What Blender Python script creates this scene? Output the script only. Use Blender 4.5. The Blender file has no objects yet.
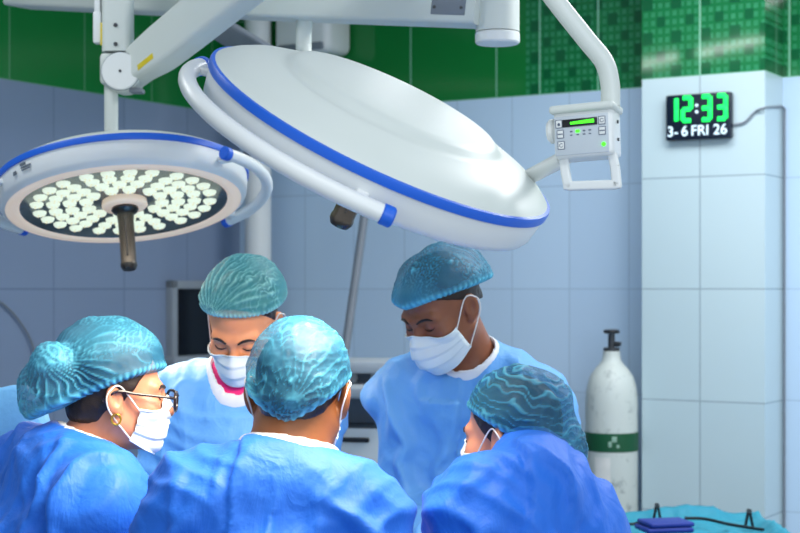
import bpy, bmesh, math, random
import numpy as np
from mathutils import Vector, Matrix

# ------------------------------------------------------------------ camera, world, lights, exposure
SC = bpy.context.scene
COL = SC.collection
FPX = 70.0 / 36.0 * 800.0          # focal length in pixels
CAMZ = 1.62

def W(px, py, Y):
    """world point seen at photo pixel (px, py) at depth Y"""
    return np.array([(px - 400.0) / FPX * Y, Y, CAMZ + (289.0 - py) / FPX * Y])

cd = bpy.data.cameras.new('camera')
cam = bpy.data.objects.new('camera', cd)
COL.objects.link(cam)
cam.location = (0, 0, CAMZ)
cam.rotation_euler = (math.pi / 2, 0, 0)
cd.lens = 70
cd.sensor_width = 36
cd.shift_y = 22.5 / 800.0
cd.clip_start = 0.05
cd.dof.use_dof = True
cd.dof.focus_distance = 2.95
cd.dof.aperture_fstop = 6.3
SC.camera = cam

wd = bpy.data.worlds.new('world')
SC.world = wd
wd.use_nodes = True
wd.node_tree.nodes['Background'].inputs[0].default_value = (0.80, 0.90, 1.0, 1)
wd.node_tree.nodes['Background'].inputs[1].default_value = 0.44

def area_light(name, loc, target, sx, sy, power, col, spread=math.pi, disk=False):
    ld = bpy.data.lights.new(name, 'AREA')
    ld.shape = 'DISK' if disk else 'RECTANGLE'
    ld.size = sx
    if not disk:
        ld.size_y = sy
    ld.energy = power
    ld.color = col
    ld.spread = spread
    o = bpy.data.objects.new(name, ld)
    COL.objects.link(o)
    o.location = loc
    o.rotation_euler = (Vector(target) - Vector(loc)).to_track_quat('-Z', 'Y').to_euler()
    return o

# fluorescent fittings under the ceiling, an added fill panel, and daylight from behind the camera
area_light('ceiling_and_fill_light', (-1.60, 3.48, 2.97), (-1.60, 3.48, 0), 1.2, 0.16, 8, (0.97, 0.99, 1.0))
area_light('ceiling_and_fill_light', (1.6, 4.0, 2.97), (1.6, 4.0, 0), 1.2, 0.3, 34, (0.97, 0.99, 1.0))
area_light('ceiling_and_fill_light', (0.1, 1.4, 2.97), (0.1, 1.4, 0), 1.2, 0.6, 9, (0.97, 0.99, 1.0))
area_light('ceiling_and_fill_light', (0.70, 4.85, 2.97), (0.70, 4.85, 0), 0.9, 0.3, 10, (0.97, 0.99, 1.0))  # added unseen panel that brightens the back wall
area_light('daylight_window_light', (1.6, -1.2, 2.2), (0.0, 3.5, 1.4), 1.8, 1.2, 30, (0.80, 0.90, 1.0))

SC.view_settings.view_transform = 'Standard'
SC.view_settings.look = 'None'
SC.view_settings.gamma = 1.0
SC.view_settings.use_curve_mapping = False
SC.view_settings.exposure = 0.62

# ------------------------------------------------------------------ generic helpers
RNG = np.random.RandomState(7)

def lin(r, g, b):
    f = lambda c: c / 12.92 if c <= 0.04045 else ((c + 0.055) / 1.055) ** 2.4
    return (f(r / 255.0), f(g / 255.0), f(b / 255.0), 1.0)

def tag(o, label=None, cat=None, group=None, kind=None):
    if label: o['label'] = label
    if cat: o['category'] = cat
    if group: o['group'] = group
    if kind: o['kind'] = kind
    return o

def thing(name, loc, label, cat, group=None, M=None):
    o = bpy.data.objects.new(name, None)
    o.empty_display_size = 0.1
    COL.objects.link(o)
    o.matrix_world = M if M is not None else Matrix.Translation(Vector(loc))
    o['_m'] = 1
    del o['_m']
    MW[o.name] = o.matrix_world.copy() if M is None else M.copy()
    if M is None:
        MW[o.name] = Matrix.Translation(Vector(loc))
    return tag(o, label, cat, group)
MW = {}

def mesh_data(name, V, F, mats, smooth=True, sharp=None):
    me = bpy.data.meshes.new(name)
    me.from_pydata([tuple(map(float, v)) for v in V], [], [tuple(map(int, f)) for f in F])
    for m in (mats if isinstance(mats, (list, tuple)) else [mats]):
        me.materials.append(m)
    if smooth:
        me.polygons.foreach_set('use_smooth', [True] * len(me.polygons))
        if sharp is not None:
            me.set_sharp_from_angle(angle=math.radians(sharp))
    me.update()
    return me

def put(name, VF, mat, parent=None, smooth=True, sharp=40, label=None):
    """link a mesh given in WORLD coordinates as a top-level object or as a part of parent"""
    V, F = VF
    V = np.asarray(V, float)
    if parent is not None:
        Mi = np.array(MW[parent.name].inverted())
        loc = V.mean(axis=0) if False else None
        V = V @ Mi[:3, :3].T + Mi[:3, 3]
        M = MW[parent.name].copy()
    else:
        c = np.array([(V[:, 0].min() + V[:, 0].max()) / 2, (V[:, 1].min() + V[:, 1].max()) / 2, V[:, 2].min()])
        V = V - c
        M = Matrix.Translation(Vector(c))
    me = mesh_data(name, V, F, mat, smooth, sharp)
    o = bpy.data.objects.new(name, me)
    COL.objects.link(o)
    if parent is not None:
        o.parent = parent
    else:
        o.matrix_world = M
    MW[o.name] = M
    if label: o['label'] = label
    return o

def join(*parts):
    Vs, Fs, n = [], [], 0
    for V, F in parts:
        Vs.append(np.asarray(V, float))
        Fs += [tuple(i + n for i in f) for f in F]
        n += len(V)
    return np.concatenate(Vs), Fs

def xf(VF, R=None, t=(0, 0, 0)):
    V = np.asarray(VF[0], float)
    if R is not None:
        V = V @ np.asarray(R, float).T
    return V + np.asarray(t, float), VF[1]

def box(c, s, R=None, bev=0.0, seg=2):
    bm = bmesh.new()
    bmesh.ops.create_cube(bm, size=1.0)
    bmesh.ops.scale(bm, vec=Vector(s), verts=bm.verts)
    if bev > 0:
        bmesh.ops.bevel(bm, geom=list(bm.edges), offset=bev, segments=seg, affect='EDGES', profile=0.5)
    bm.verts.ensure_lookup_table()
    V = np.array([v.co[:] for v in bm.verts]); F = [tuple(v.index for v in f.verts) for f in bm.faces]
    bm.free()
    return xf((V, F), R, c)

def frame(axis, hint=(0, 0, 1)):
    z = np.asarray(axis, float); z = z / np.linalg.norm(z)
    h = np.asarray(hint, float)
    if abs(np.dot(h, z)) > 0.95: h = np.array([1.0, 0, 0])
    x = h - z * np.dot(h, z); x /= np.linalg.norm(x)
    y = np.cross(z, x)
    return np.stack([x, y, z], axis=1)

def lathe(prof, o=(0, 0, 0), R=None, seg=72):
    prof = [(float(r), float(z)) for r, z in prof]
    V, F, rings = [], [], []
    for r, z in prof:
        if r < 1e-6:
            rings.append([len(V)]); V.append((0, 0, z))
        else:
            st = len(V)
            for k in range(seg):
                a = 2 * math.pi * k / seg
                V.append((r * math.cos(a), r * math.sin(a), z))
            rings.append(list(range(st, st + seg)))
    for A, B in zip(rings[:-1], rings[1:]):
        for k in range(seg):
            k2 = (k + 1) % seg
            if len(A) == 1 and len(B) == 1: continue
            if len(A) == 1: F.append((A[0], B[k], B[k2]))
            elif len(B) == 1: F.append((A[k], B[0], A[k2]))
            else: F.append((A[k], B[k], B[k2], A[k2]))
    return xf((np.array(V), F), R, o)

def catmull(P, n):
    P = np.asarray(P, float)
    if len(P) < 3:
        t = np.linspace(0, 1, n)[:, None]
        return P[0] * (1 - t) + P[-1] * t
    Q = np.vstack([2 * P[0] - P[1], P, 2 * P[-1] - P[-2]])
    ts = np.linspace(0, len(P) - 1 - 1e-9, n)
    i = ts.astype(int); t = (ts - i)[:, None]
    a, b, c, d = Q[i], Q[i + 1], Q[i + 2], Q[i + 3]
    return 0.5 * ((2 * b) + (-a + c) * t + (2 * a - 5 * b + 4 * c - d) * t ** 2 + (-a + 3 * b - 3 * c + d) * t ** 3)

def tube(path, r, n=40, seg=12, cap=True, spline=True, sx=1.0, hint=(0, 0, 1)):
    P = catmull(path, n) if spline else np.asarray(path, float)
    n = len(P)
    rr = np.full(n, r) if np.isscalar(r) else np.interp(np.linspace(0, 1, n), np.linspace(0, 1, len(r)), r)
    T = np.gradient(P, axis=0); T /= np.linalg.norm(T, axis=1)[:, None] + 1e-12
    x = frame(T[0], hint)[:, 0]
    V, F = [], []
    for k in range(n):
        x = x - T[k] * np.dot(x, T[k]); x /= np.linalg.norm(x)
        y = np.cross(T[k], x)
        for j in range(seg):
            a = 2 * math.pi * j / seg
            V.append(P[k] + rr[k] * (sx * math.cos(a) * x + math.sin(a) * y))
    for k in range(n - 1):
        for j in range(seg):
            j2 = (j + 1) % seg
            F.append((k * seg + j, k * seg + j2, (k + 1) * seg + j2, (k + 1) * seg + j))
    if cap:
        F.append(tuple(range(seg))[::-1])
        F.append(tuple(range((n - 1) * seg, n * seg)))
    return np.array(V), F

def cyl(a, b, r, r2=None, seg=32, bev=0.0):
    a = np.asarray(a, float); b = np.asarray(b, float)
    L = np.linalg.norm(b - a); r2 = r if r2 is None else r2
    e = bev
    prof = [(0, 0), (max(r - e, 1e-4), 0), (r, e), (r2, L - e), (max(r2 - e, 1e-4), L), (0, L)]
    return lathe(prof, a, frame(b - a), seg)

def sweep_rect(path, w, h, up=(0, 0, 1), bev=0.01, n=12):
    """rounded-rectangle section swept along a straight or curved path; w along side, h along up; w,h may be lists"""
    P = catmull(path, n)
    ws = np.interp(np.linspace(0, 1, n), np.linspace(0, 1, len(np.atleast_1d(w))), np.atleast_1d(w))
    hs = np.interp(np.linspace(0, 1, n), np.linspace(0, 1, len(np.atleast_1d(h))), np.atleast_1d(h))
    T = np.gradient(P, axis=0); T /= np.linalg.norm(T, axis=1)[:, None]
    V, F = [], []
    cs = []
    for sx, sy, a0 in ((1, 1, 0), (-1, 1, 90), (-1, -1, 180), (1, -1, 270)):
        for k in range(5):
            a = math.radians(a0 + 90 * k / 4)
            cs.append((sx, sy, math.cos(a), math.sin(a)))
    m = len(cs)
    for k in range(n):
        u = np.asarray(up, float); u = u - T[k] * np.dot(u, T[k]); u /= np.linalg.norm(u)
        s = np.cross(T[k], u)
        for sx, sy, c, d in cs:
            V.append(P[k] + s * (sx * (ws[k] / 2 - bev) + bev * c) + u * (sy * (hs[k] / 2 - bev) + bev * d))
    for k in range(n - 1):
        for j in range(m):
            j2 = (j + 1) % m
            F.append((k * m + j, k * m + j2, (k + 1) * m + j2, (k + 1) * m + j))
    F.append(tuple(range(m))[::-1]); F.append(tuple(range((n - 1) * m, n * m)))
    return np.array(V), F

# ------------------------------------------------------------------ materials
def mat(name, col, rough=0.5, metal=0.0, emit=None, es=0.0, alpha=1.0, trans=0.0, ior=1.45, coat=0.0, sss=0.0, sheen=0.0):
    m = bpy.data.materials.new(name)
    m.use_nodes = True
    b = m.node_tree.nodes['Principled BSDF']
    b.inputs['Base Color'].default_value = col
    b.inputs['Roughness'].default_value = rough
    b.inputs['Metallic'].default_value = metal
    b.inputs['IOR'].default_value = ior
    b.inputs['Alpha'].default_value = alpha
    b.inputs['Transmission Weight'].default_value = trans
    b.inputs['Coat Weight'].default_value = coat
    if sss:
        b.inputs['Subsurface Weight'].default_value = sss
        b.inputs['Subsurface Radius'].default_value = (0.012, 0.005, 0.003)
        b.inputs['Subsurface Scale'].default_value = 1.0
    if sheen:
        b.inputs['Sheen Weight'].default_value = sheen
    if emit:
        b.inputs['Emission Color'].default_value = emit
        b.inputs['Emission Strength'].default_value = es
    return m

class NT:
    def __init__(self, m):
        self.t = m.node_tree; self.bsdf = self.t.nodes['Principled BSDF']
    def n(self, kind, **kw):
        nd = self.t.nodes.new(kind)
        for k, v in kw.items():
            setattr(nd, k, v)
        return nd
    def l(self, a, b): self.t.links.new(a, b)
    def math(self, op, a, b=None, c=None):
        nd = self.n('ShaderNodeMath', operation=op)
        for i, v in enumerate((a, b, c)):
            if v is None: continue
            if isinstance(v, (int, float)): nd.inputs[i].default_value = v
            else: self.l(v, nd.inputs[i])
        return nd.outputs[0]
    def mix(self, f, a, b):
        nd = self.n('ShaderNodeMix', data_type='RGBA')
        for i, v in ((0, f), (6, a), (7, b)):
            if isinstance(v, (int, float, tuple)): nd.inputs[i].default_value = v
            else: self.l(v, nd.inputs[i])
        return nd.outputs[2]
    def noise(self, scale, detail=2, coord=None, rough=0.5):
        nd = self.n('ShaderNodeTexNoise')
        nd.inputs['Scale'].default_value = scale
        nd.inputs['Detail'].default_value = detail
        nd.inputs['Roughness'].default_value = rough
        if coord is not None: self.l(coord, nd.inputs['Vector'])
        return nd.outputs['Fac']
    def obj(self):
        return self.n('ShaderNodeTexCoord').outputs['Object']
    def bump(self, h, strength=0.2, dist=0.002):
        nd = self.n('ShaderNodeBump')
        nd.inputs['Strength'].default_value = strength
        nd.inputs['Distance'].default_value = dist
        self.l(h, nd.inputs['Height'])
        self.l(nd.outputs[0], self.bsdf.inputs['Normal'])

def mottled(name, c1, c2, scale, rough=0.5, bump=0.0, bscale=200, **kw):
    m = mat(name, c1, rough, **kw)
    t = NT(m); co = t.obj()
    f = t.noise(scale, 3, co)
    t.l(t.mix(f, c1, c2), t.bsdf.inputs['Base Color'])
    if bump:
        t.bump(t.noise(bscale, 2, co), bump, 0.001)
    return m

def tile_mat(name, c1, c2, grout, bw, rh, ox, oz, mort=0.004, rough=0.16, pattern=None):
    """tiles on a wall whose local X runs along it and local Z is up"""
    m = mat(name, c1, rough)
    t = NT(m)
    sp = t.n('ShaderNodeSeparateXYZ'); t.l(t.obj(), sp.inputs[0])
    x = t.math('SUBTRACT', sp.outputs[0], ox); z = t.math('SUBTRACT', sp.outputs[2], oz)
    cb = t.n('ShaderNodeCombineXYZ'); t.l(x, cb.inputs[0]); t.l(z, cb.inputs[1])
    br = t.n('ShaderNodeTexBrick'); br.offset = 0; br.squash = 1
    t.l(cb.outputs[0], br.inputs['Vector'])
    br.inputs['Color1'].default_value = c1; br.inputs['Color2'].default_value = c2
    br.inputs['Mortar'].default_value = grout
    br.inputs['Scale'].default_value = 1.0
    br.inputs['Brick Width'].default_value = bw
    br.inputs['Row Height'].default_value = rh
    br.inputs['Mortar Size'].default_value = mort
    br.inputs['Mortar Smooth'].default_value = 0.3
    colr = br.outputs['Color']
    if pattern:
        dark, light, pw, ph = pattern
        fx = t.math('FRACT', t.math('DIVIDE', x, pw)); fz = t.math('FRACT', t.math('DIVIDE', z, ph))
        sq = t.math('MULTIPLY', t.math('LESS_THAN', fx, 0.36), t.math('LESS_THAN', fz, 0.36))
        fx2 = t.math('FRACT', t.math('ADD', t.math('DIVIDE', x, pw), 0.5)); fz2 = t.math('FRACT', t.math('ADD', t.math('DIVIDE', z, ph), 0.5))
        sq2 = t.math('MULTIPLY', t.math('LESS_THAN', fx2, 0.3), t.math('LESS_THAN', fz2, 0.3))
        fx3 = t.math('PINGPONG', x, pw / 8); fz3 = t.math('PINGPONG', z, ph / 8)
        li = t.math('MULTIPLY', t.math('GREATER_THAN', fx3, pw / 20), t.math('GREATER_THAN', fz3, ph / 20))
        nz = t.noise(30, 3, t.obj())
        base = t.mix(t.math('MULTIPLY', li, nz), colr, light)
        base = t.mix(t.math('MAXIMUM', sq, sq2), base, dark)
        colr = t.mix(br.outputs['Fac'], base, grout)
    t.l(colr, t.bsdf.inputs['Base Color'])
    inv = t.math('SUBTRACT', 1.0, br.outputs['Fac'])
    wav = t.math('MULTIPLY', t.noise(9, 1, t.obj()), 0.35)
    t.bump(t.math('ADD', inv, wav), 0.25, 0.002)
    return m

M_WHITE = mottled('white_enamel', lin(212, 218, 213), lin(205, 212, 207), 6, 0.42)
M_WHITE2 = mottled('white_plastic', lin(232, 234, 232), lin(224, 228, 228), 5, 0.35)
M_BLUE = mottled('blue_rubber', lin(24, 94, 208), lin(30, 102, 216), 8, 0.4)
M_STEEL = mottled('brushed_steel', lin(84, 82, 80), lin(60, 59, 58), 30, 0.26, metal=0.9)
M_GREY = mottled('grey_plastic', lin(128, 136, 146), lin(116, 124, 134), 10, 0.5)
M_DARK = mottled('dark_plastic', lin(22, 24, 28), lin(30, 32, 36), 20, 0.35)
M_YEL = mottled('yellow_label', lin(226, 205, 40), lin(205, 180, 30), 60, 0.5)
M_SCREW = mottled('screw_metal', lin(70, 72, 76), lin(96, 98, 100), 40, 0.35, metal=0.8)
M_LENS = mottled('lamp_reflector', lin(70, 84, 92), lin(104, 118, 124), 14, 0.22, metal=0.4)
M_RIM = mottled('reflected_glow_trim', lin(240, 228, 212), lin(236, 222, 206), 8, 0.4, emit=lin(255, 218, 180), es=0.2)  # warm light reflected onto the trim, put in as emission
M_LED = mottled('led_glow', lin(176, 192, 180), lin(160, 178, 166), 12, 0.3, emit=lin(240, 250, 226), es=0.5)
M_LEDDOT = mottled('led_chip', lin(120, 130, 110), lin(150, 150, 110), 12, 0.4, emit=lin(250, 240, 190), es=0.5)

# ------------------------------------------------------------------ the room (turned 31 degrees to the camera)
ANG = math.radians(31)
U = np.array([math.cos(ANG), -math.sin(ANG), 0.0])       # along the back wall, to the right
Vv = np.array([math.sin(ANG), math.cos(ANG), 0.0])       # into the back wall
ZZ = np.array([0, 0, 1.0])
CO = np.array([-0.71, 6.90, 0.0])                        # the far corner
BAND = 2.386
CEIL = 3.02
RW = np.stack([U, Vv, ZZ], axis=1)

def on_ray(px, base, d):
    """distance along base + t*d at which a vertical plane line is seen in photo column px"""
    k = (px - 400.0) / FPX
    return (k * base[1] - base[0]) / (d[0] - k * d[1])

WT1, WT2, GROUT = lin(190, 210, 216), lin(185, 206, 213), lin(150, 168, 178)
GR1, GR2 = lin(22, 118, 54), lin(26, 126, 60)
M_TILE_L = tile_mat('white_tiles_lit_and_shaded', lin(132, 148, 174), lin(127, 143, 169), lin(112, 128, 152), 0.40, 0.403, 0.13, 1.62)  # left wall's shade put into the white tile colour
M_TILE_B = tile_mat('white_tiles_lit_and_shaded', lin(192, 216, 238), lin(187, 211, 234), lin(170, 194, 216), 0.25, 0.403, 0.1, 1.62, 0.003)  # bluer light on the back wall put into the tile colour
M_TILE_P = tile_mat('white_tiles_lit_and_shaded', WT1, WT2, GROUT, 0.25, 0.403, 0.222, 1.62, 0.003)
M_GREEN_L = tile_mat('green_wall_tiles', GR1, GR2, lin(90, 150, 110), 0.40, 0.42, 0.30, BAND, 0.004)
M_GREEN_B = tile_mat('green_wall_tiles', GR1, GR2, lin(120, 180, 150), 0.40, 0.42, 0.08, BAND, 0.004, 0.07)
PAT = (lin(16, 92, 54), lin(62, 150, 108), 0.11, 0.125)
M_GREEN_P = tile_mat('green_patterned_tiles', lin(22, 112, 62), lin(26, 118, 66), lin(130, 190, 160), 0.25, 0.42, 0.222, BAND, 0.004, 0.07, PAT)
M_FLOOR = tile_mat('floor_tiles', lin(150, 158, 162), lin(144, 152, 156), lin(110, 116, 120), 0.4, 0.4, 0, 0)
M_CEIL = mottled('ceiling_paint', lin(226, 230, 232), lin(220, 225, 228), 3, 0.8)

def wall_obj(name, base, d, n, L, mats, th=0.12, splits=None):
    """wall from base along d for L metres, its face towards -n; upper part takes the green band"""
    R = np.stack([d, n, ZZ], axis=1)
    V, F, mi = [], [], []
    def quad(pts, m):
        s = len(V); V.extend(pts); F.append((s, s + 1, s + 2, s + 3)); mi.append(m)
    xs = [0, L] if splits is None else [0, splits, L]
    quad([(0, 0, 0), (L, 0, 0), (L, 0, BAND), (0, 0, BAND)], 0)
    for a, b, m in zip(xs[:-1], xs[1:], (1, 2)):
        quad([(a, 0, BAND), (b, 0, BAND), (b, 0, CEIL), (a, 0, CEIL)], m)
    quad([(0, th, 0), (0, th, CEIL), (L, th, CEIL), (L, th, 0)], 0)
    quad([(0, 0, 0), (0, 0, CEIL), (0, th, CEIL), (0, th, 0)], 0)
    quad([(L, 0, 0), (L, th, 0), (L, th, CEIL), (L, 0, CEIL)], 0)
    quad([(0, 0, CEIL), (L, 0, CEIL), (L, th, CEIL), (0, th, CEIL)], 0)
    me = mesh_data(name, V, F, mats, smooth=False)
    me.polygons.foreach_set('material_index', mi)
    o = bpy.data.objects.new(name, me); COL.objects.link(o)
    M = Matrix([[d[0], n[0], 0, base[0]], [d[1], n[1], 0, base[1]], [0, 0, 1, 0], [0, 0, 0, 1]])
    o.matrix_world = M
    MW[o.name] = M
    return tag(o, kind='structure')

T_PILLAR = on_ray(642, CO, U)
PILL_DEP = 0.206
s_b = on_ray(526, CO, U)
wall_obj('wall_back', CO, U, Vv, 4.6, [M_TILE_B, M_GREEN_B, M_GREEN_P], splits=s_b)
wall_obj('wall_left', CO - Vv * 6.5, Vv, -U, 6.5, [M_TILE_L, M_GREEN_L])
# the pillar standing out of the back wall
PB = CO + U * (on_ray(642, CO - Vv * PILL_DEP, U)) - Vv * PILL_DEP
PW = on_ray(765, PB, U)
def pillar():
    V, F, mi = [], [], []
    def quad(pts, m):
        s = len(V); V.extend(pts); F.append((s, s + 1, s + 2, s + 3)); mi.append(m)
    D = PILL_DEP
    for z0, z1, m in ((0, BAND, 0), (BAND, CEIL, 1)):
        quad([(0, 0, z0), (PW, 0, z0), (PW, 0, z1), (0, 0, z1)], m)
        quad([(PW, 0, z0), (PW, D, z0), (PW, D, z1), (PW, 0, z1)], m)
        quad([(0, D, z0), (0, 0, z0), (0, 0, z1), (0, D, z1)], m)
    me = mesh_data('wall_pillar', V, F, [M_TILE_P, M_GREEN_P], smooth=False)
    me.polygons.foreach_set('material_index', mi)
    o = bpy.data.objects.new('wall_pillar', me); COL.objects.link(o)
    M = Matrix([[U[0], Vv[0], 0, PB[0]], [U[1], Vv[1], 0, PB[1]], [0, 0, 1, 0], [0, 0, 0, 1]])
    o.matrix_world = M; MW[o.name] = M
    tag(o, kind='structure')
pillar()
def slab(name, z0, z1, m):
    c = CO + U * 2.24 - Vv * 3.19 + ZZ * (z0 + z1) / 2
    o = put(name, box((0, 0, 0), (4.72, 6.62, z1 - z0)), m, smooth=False)
    o.matrix_world = Matrix([[U[0], Vv[0], 0, c[0]], [U[1], Vv[1], 0, c[1]], [0, 0, 1, c[2]], [0, 0, 0, 1]])
    V = np.array([v.co[:] for v in o.data.vertices]); V[:, 2] -= (V[:, 2].min() + V[:, 2].max()) / 2
    o.data.vertices.foreach_set('co', V.ravel())
    tag(o, kind='structure')
slab('floor', -0.1, 0.0, M_FLOOR)
slab('ceiling', CEIL, CEIL + 0.1, M_CEIL)

# small dark window in the left wall
def wall_left_pt(px, z=0.0, off=0.0):
    s = on_ray(px, CO, -Vv)
    return CO - Vv * s + U * off + ZZ * z
wtop, wbot = 1.655, 1.305
a0 = wall_left_pt(166); a1 = wall_left_pt(226)
wl = np.linalg.norm(a1 - a0); wc = (a0 + a1) / 2 + ZZ * (wtop + wbot) / 2
RL = np.stack([Vv, -U, ZZ], axis=1)
win = bpy.data.objects.new('window_1', None); COL.objects.link(win)
win.matrix_world = Matrix.Translation(Vector(wc)); MW[win.name] = Matrix.Translation(Vector(wc))
tag(win, kind='structure')
M_FRAME = mottled('window_frame_paint', lin(150, 158, 166), lin(140, 148, 156), 12, 0.45)
M_PANE = mottled('dark_window_glass', lin(8, 14, 22), lin(12, 18, 28), 4, 0.2)
fw = 0.035
put('window_frame', join(
    box(wc + ZZ * ((wtop - wbot) / 2 - fw / 2) + U * 0.012, (wl, 0.05, fw), RL, 0.005),
    box(wc - ZZ * ((wtop - wbot) / 2 - fw / 2) + U * 0.022, (wl + 0.03, 0.07, fw), RL, 0.005),
    box(wc - Vv * (wl / 2 - fw / 2) + U * 0.012, (fw, 0.05, wtop - wbot), RL, 0.005),
    box(wc + Vv * (wl / 2 - fw / 2) + U * 0.012, (fw, 0.05, wtop - wbot), RL, 0.005)), M_FRAME, win)
put('window_pane', box(wc + U * 0.004, (wl - 0.04, 0.008, wtop - wbot - 0.04), RL), M_PANE, win, smooth=False)

# white pipe in the corner
pc = W(258, 289, 6.62); pc[2] = 0
pipe = thing('vertical_pipe', pc, 'white vertical pipe running up the room corner behind the lamps', 'pipe')
put('pipe_tube', cyl(pc, pc + ZZ * CEIL, 0.056, seg=40), M_WHITE2, pipe)
for zc in (0.5, 2.2):
    put('pipe_clip', lathe([(0.056, -0.015), (0.061, -0.015), (0.061, 0.015), (0.056, 0.015)], pc + ZZ * zc), M_GREY, pipe)

# loose cable drooping on the left wall
pts = [wall_left_pt(p, CAMZ + (289 - y) / FPX * 5.75, 0.012) for p, y in ((-30, 285), (0, 303), (18, 322), (30, 345), (36, 380), (40, 430))]
tag(put('wall_cable', tube(pts, 0.004, 50, 8), M_GREY), 'thin grey cable drooping down the left wall', 'cable')

# ------------------------------------------------------------------ SDF sculpting
def seg_axis(*parts):
    out = []
    for lo, hi, st in parts:
        n = max(1, int(round((hi - lo) / st)))
        out.append(np.linspace(lo, hi, n, endpoint=False))
    out.append(np.array([parts[-1][1]]))
    return np.concatenate(out).astype(np.float32)

def smin(a, b, k):
    h = np.clip(0.5 + 0.5 * (b - a) / k, 0, 1)
    return b * (1 - h) + a * h - k * h * (1 - h)
def smax(a, b, k):
    return -smin(-a, -b, k)

def ell(X, Y, Z, c, r):
    x, y, z = X - c[0], Y - c[1], Z - c[2]
    k0 = np.sqrt((x / r[0]) ** 2 + (y / r[1]) ** 2 + (z / r[2]) ** 2)
    k1 = np.sqrt((x / r[0] ** 2) ** 2 + (y / r[1] ** 2) ** 2 + (z / r[2] ** 2) ** 2) + 1e-9
    return k0 * (k0 - 1) / k1
def cone(X, Y, Z, a, b, ra, rb):
    ba = [float(b[i] - a[i]) for i in range(3)]
    L = sum(v * v for v in ba) + 1e-12
    x, y, z = X - a[0], Y - a[1], Z - a[2]
    h = np.clip((x * ba[0] + y * ba[1] + z * ba[2]) / L, 0, 1)
    return np.sqrt((x - ba[0] * h) ** 2 + (y - ba[1] * h) ** 2 + (z - ba[2] * h) ** 2) - (ra + (rb - ra) * h)

class Field:
    def __init__(s, ax, ay, az):
        s.ax, s.ay, s.az = ax, ay, az
        s.d = np.full((len(ax), len(ay), len(az)), 1.0, np.float32)
    def sl(s, lo, hi):
        o = []
        for a, l, h in zip((s.ax, s.ay, s.az), lo, hi):
            i0 = max(0, np.searchsorted(a, l) - 1); i1 = min(len(a), np.searchsorted(a, h) + 1)
            o.append(slice(i0, max(i1, i0 + 1)))
        return tuple(o)
    def grids(s, sl):
        return (s.ax[sl[0]][:, None, None], s.ay[sl[1]][None, :, None], s.az[sl[2]][None, None, :])
    def op(s, fn, lo, hi, k=0.01, mode='u'):
        m = 0.04 + k
        sl = s.sl([v - m for v in lo], [v + m for v in hi])
        v = fn(*s.grids(sl)).astype(np.float32)
        if mode == 'u': s.d[sl] = smin(s.d[sl], v, k)
        elif mode == 's': s.d[sl] = smax(s.d[sl], -v, k)
        elif mode == 'i': s.d[sl] = smax(s.d[sl], v, k)
    def cone(s, a, b, ra, rb, k=0.02, mode='u'):
        a = np.asarray(a, float); b = np.asarray(b, float); R = max(ra, rb)
        s.op(lambda X, Y, Z: cone(X, Y, Z, a, b, ra, rb), np.minimum(a, b) - R, np.maximum(a, b) + R, k, mode)
    def ell(s, c, r, Rm=None, k=0.02, mode='u'):
        c = np.asarray(c, float); R = max(r)
        def fn(X, Y, Z):
            x, y, z = X - c[0], Y - c[1], Z - c[2]
            if Rm is not None:
                x, y, z = (Rm[0, 0] * x + Rm[1, 0] * y + Rm[2, 0] * z, Rm[0, 1] * x + Rm[1, 1] * y + Rm[2, 1] * z, Rm[0, 2] * x + Rm[1, 2] * y + Rm[2, 2] * z)
            return ell(x, y, z, (0, 0, 0), r)
        s.op(fn, c - R, c + R, k, mode)
    def mesh(s):
        return surface_nets(s.d, s.ax, s.ay, s.az)
    def sample(s, P):
        """trilinear value and gradient at points"""
        out = []
        idx, fr = [], []
        for a, p in zip((s.ax, s.ay, s.az), P.T):
            i = np.clip(np.searchsorted(a, p) - 1, 0, len(a) - 2)
            idx.append(i); fr.append(np.clip((p - a[i]) / (a[i + 1] - a[i]), 0, 1))
        v = 0
        for dx in (0, 1):
            for dy in (0, 1):
                for dz in (0, 1):
                    w = (fr[0] if dx else 1 - fr[0]) * (fr[1] if dy else 1 - fr[1]) * (fr[2] if dz else 1 - fr[2])
                    v = v + w * s.d[idx[0] + dx, idx[1] + dy, idx[2] + dz]
        return v
    def push(s, P, off, it=4):
        P = P.copy(); e = 0.003
        for _ in range(it):
            v = s.sample(P)
            g = np.stack([s.sample(P + np.eye(3)[i] * e) - s.sample(P - np.eye(3)[i] * e) for i in range(3)], axis=1)
            g /= np.linalg.norm(g, axis=1)[:, None] + 1e-9
            P += g * np.clip(off - v, 0, 0.03)[:, None]
        return P

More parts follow.
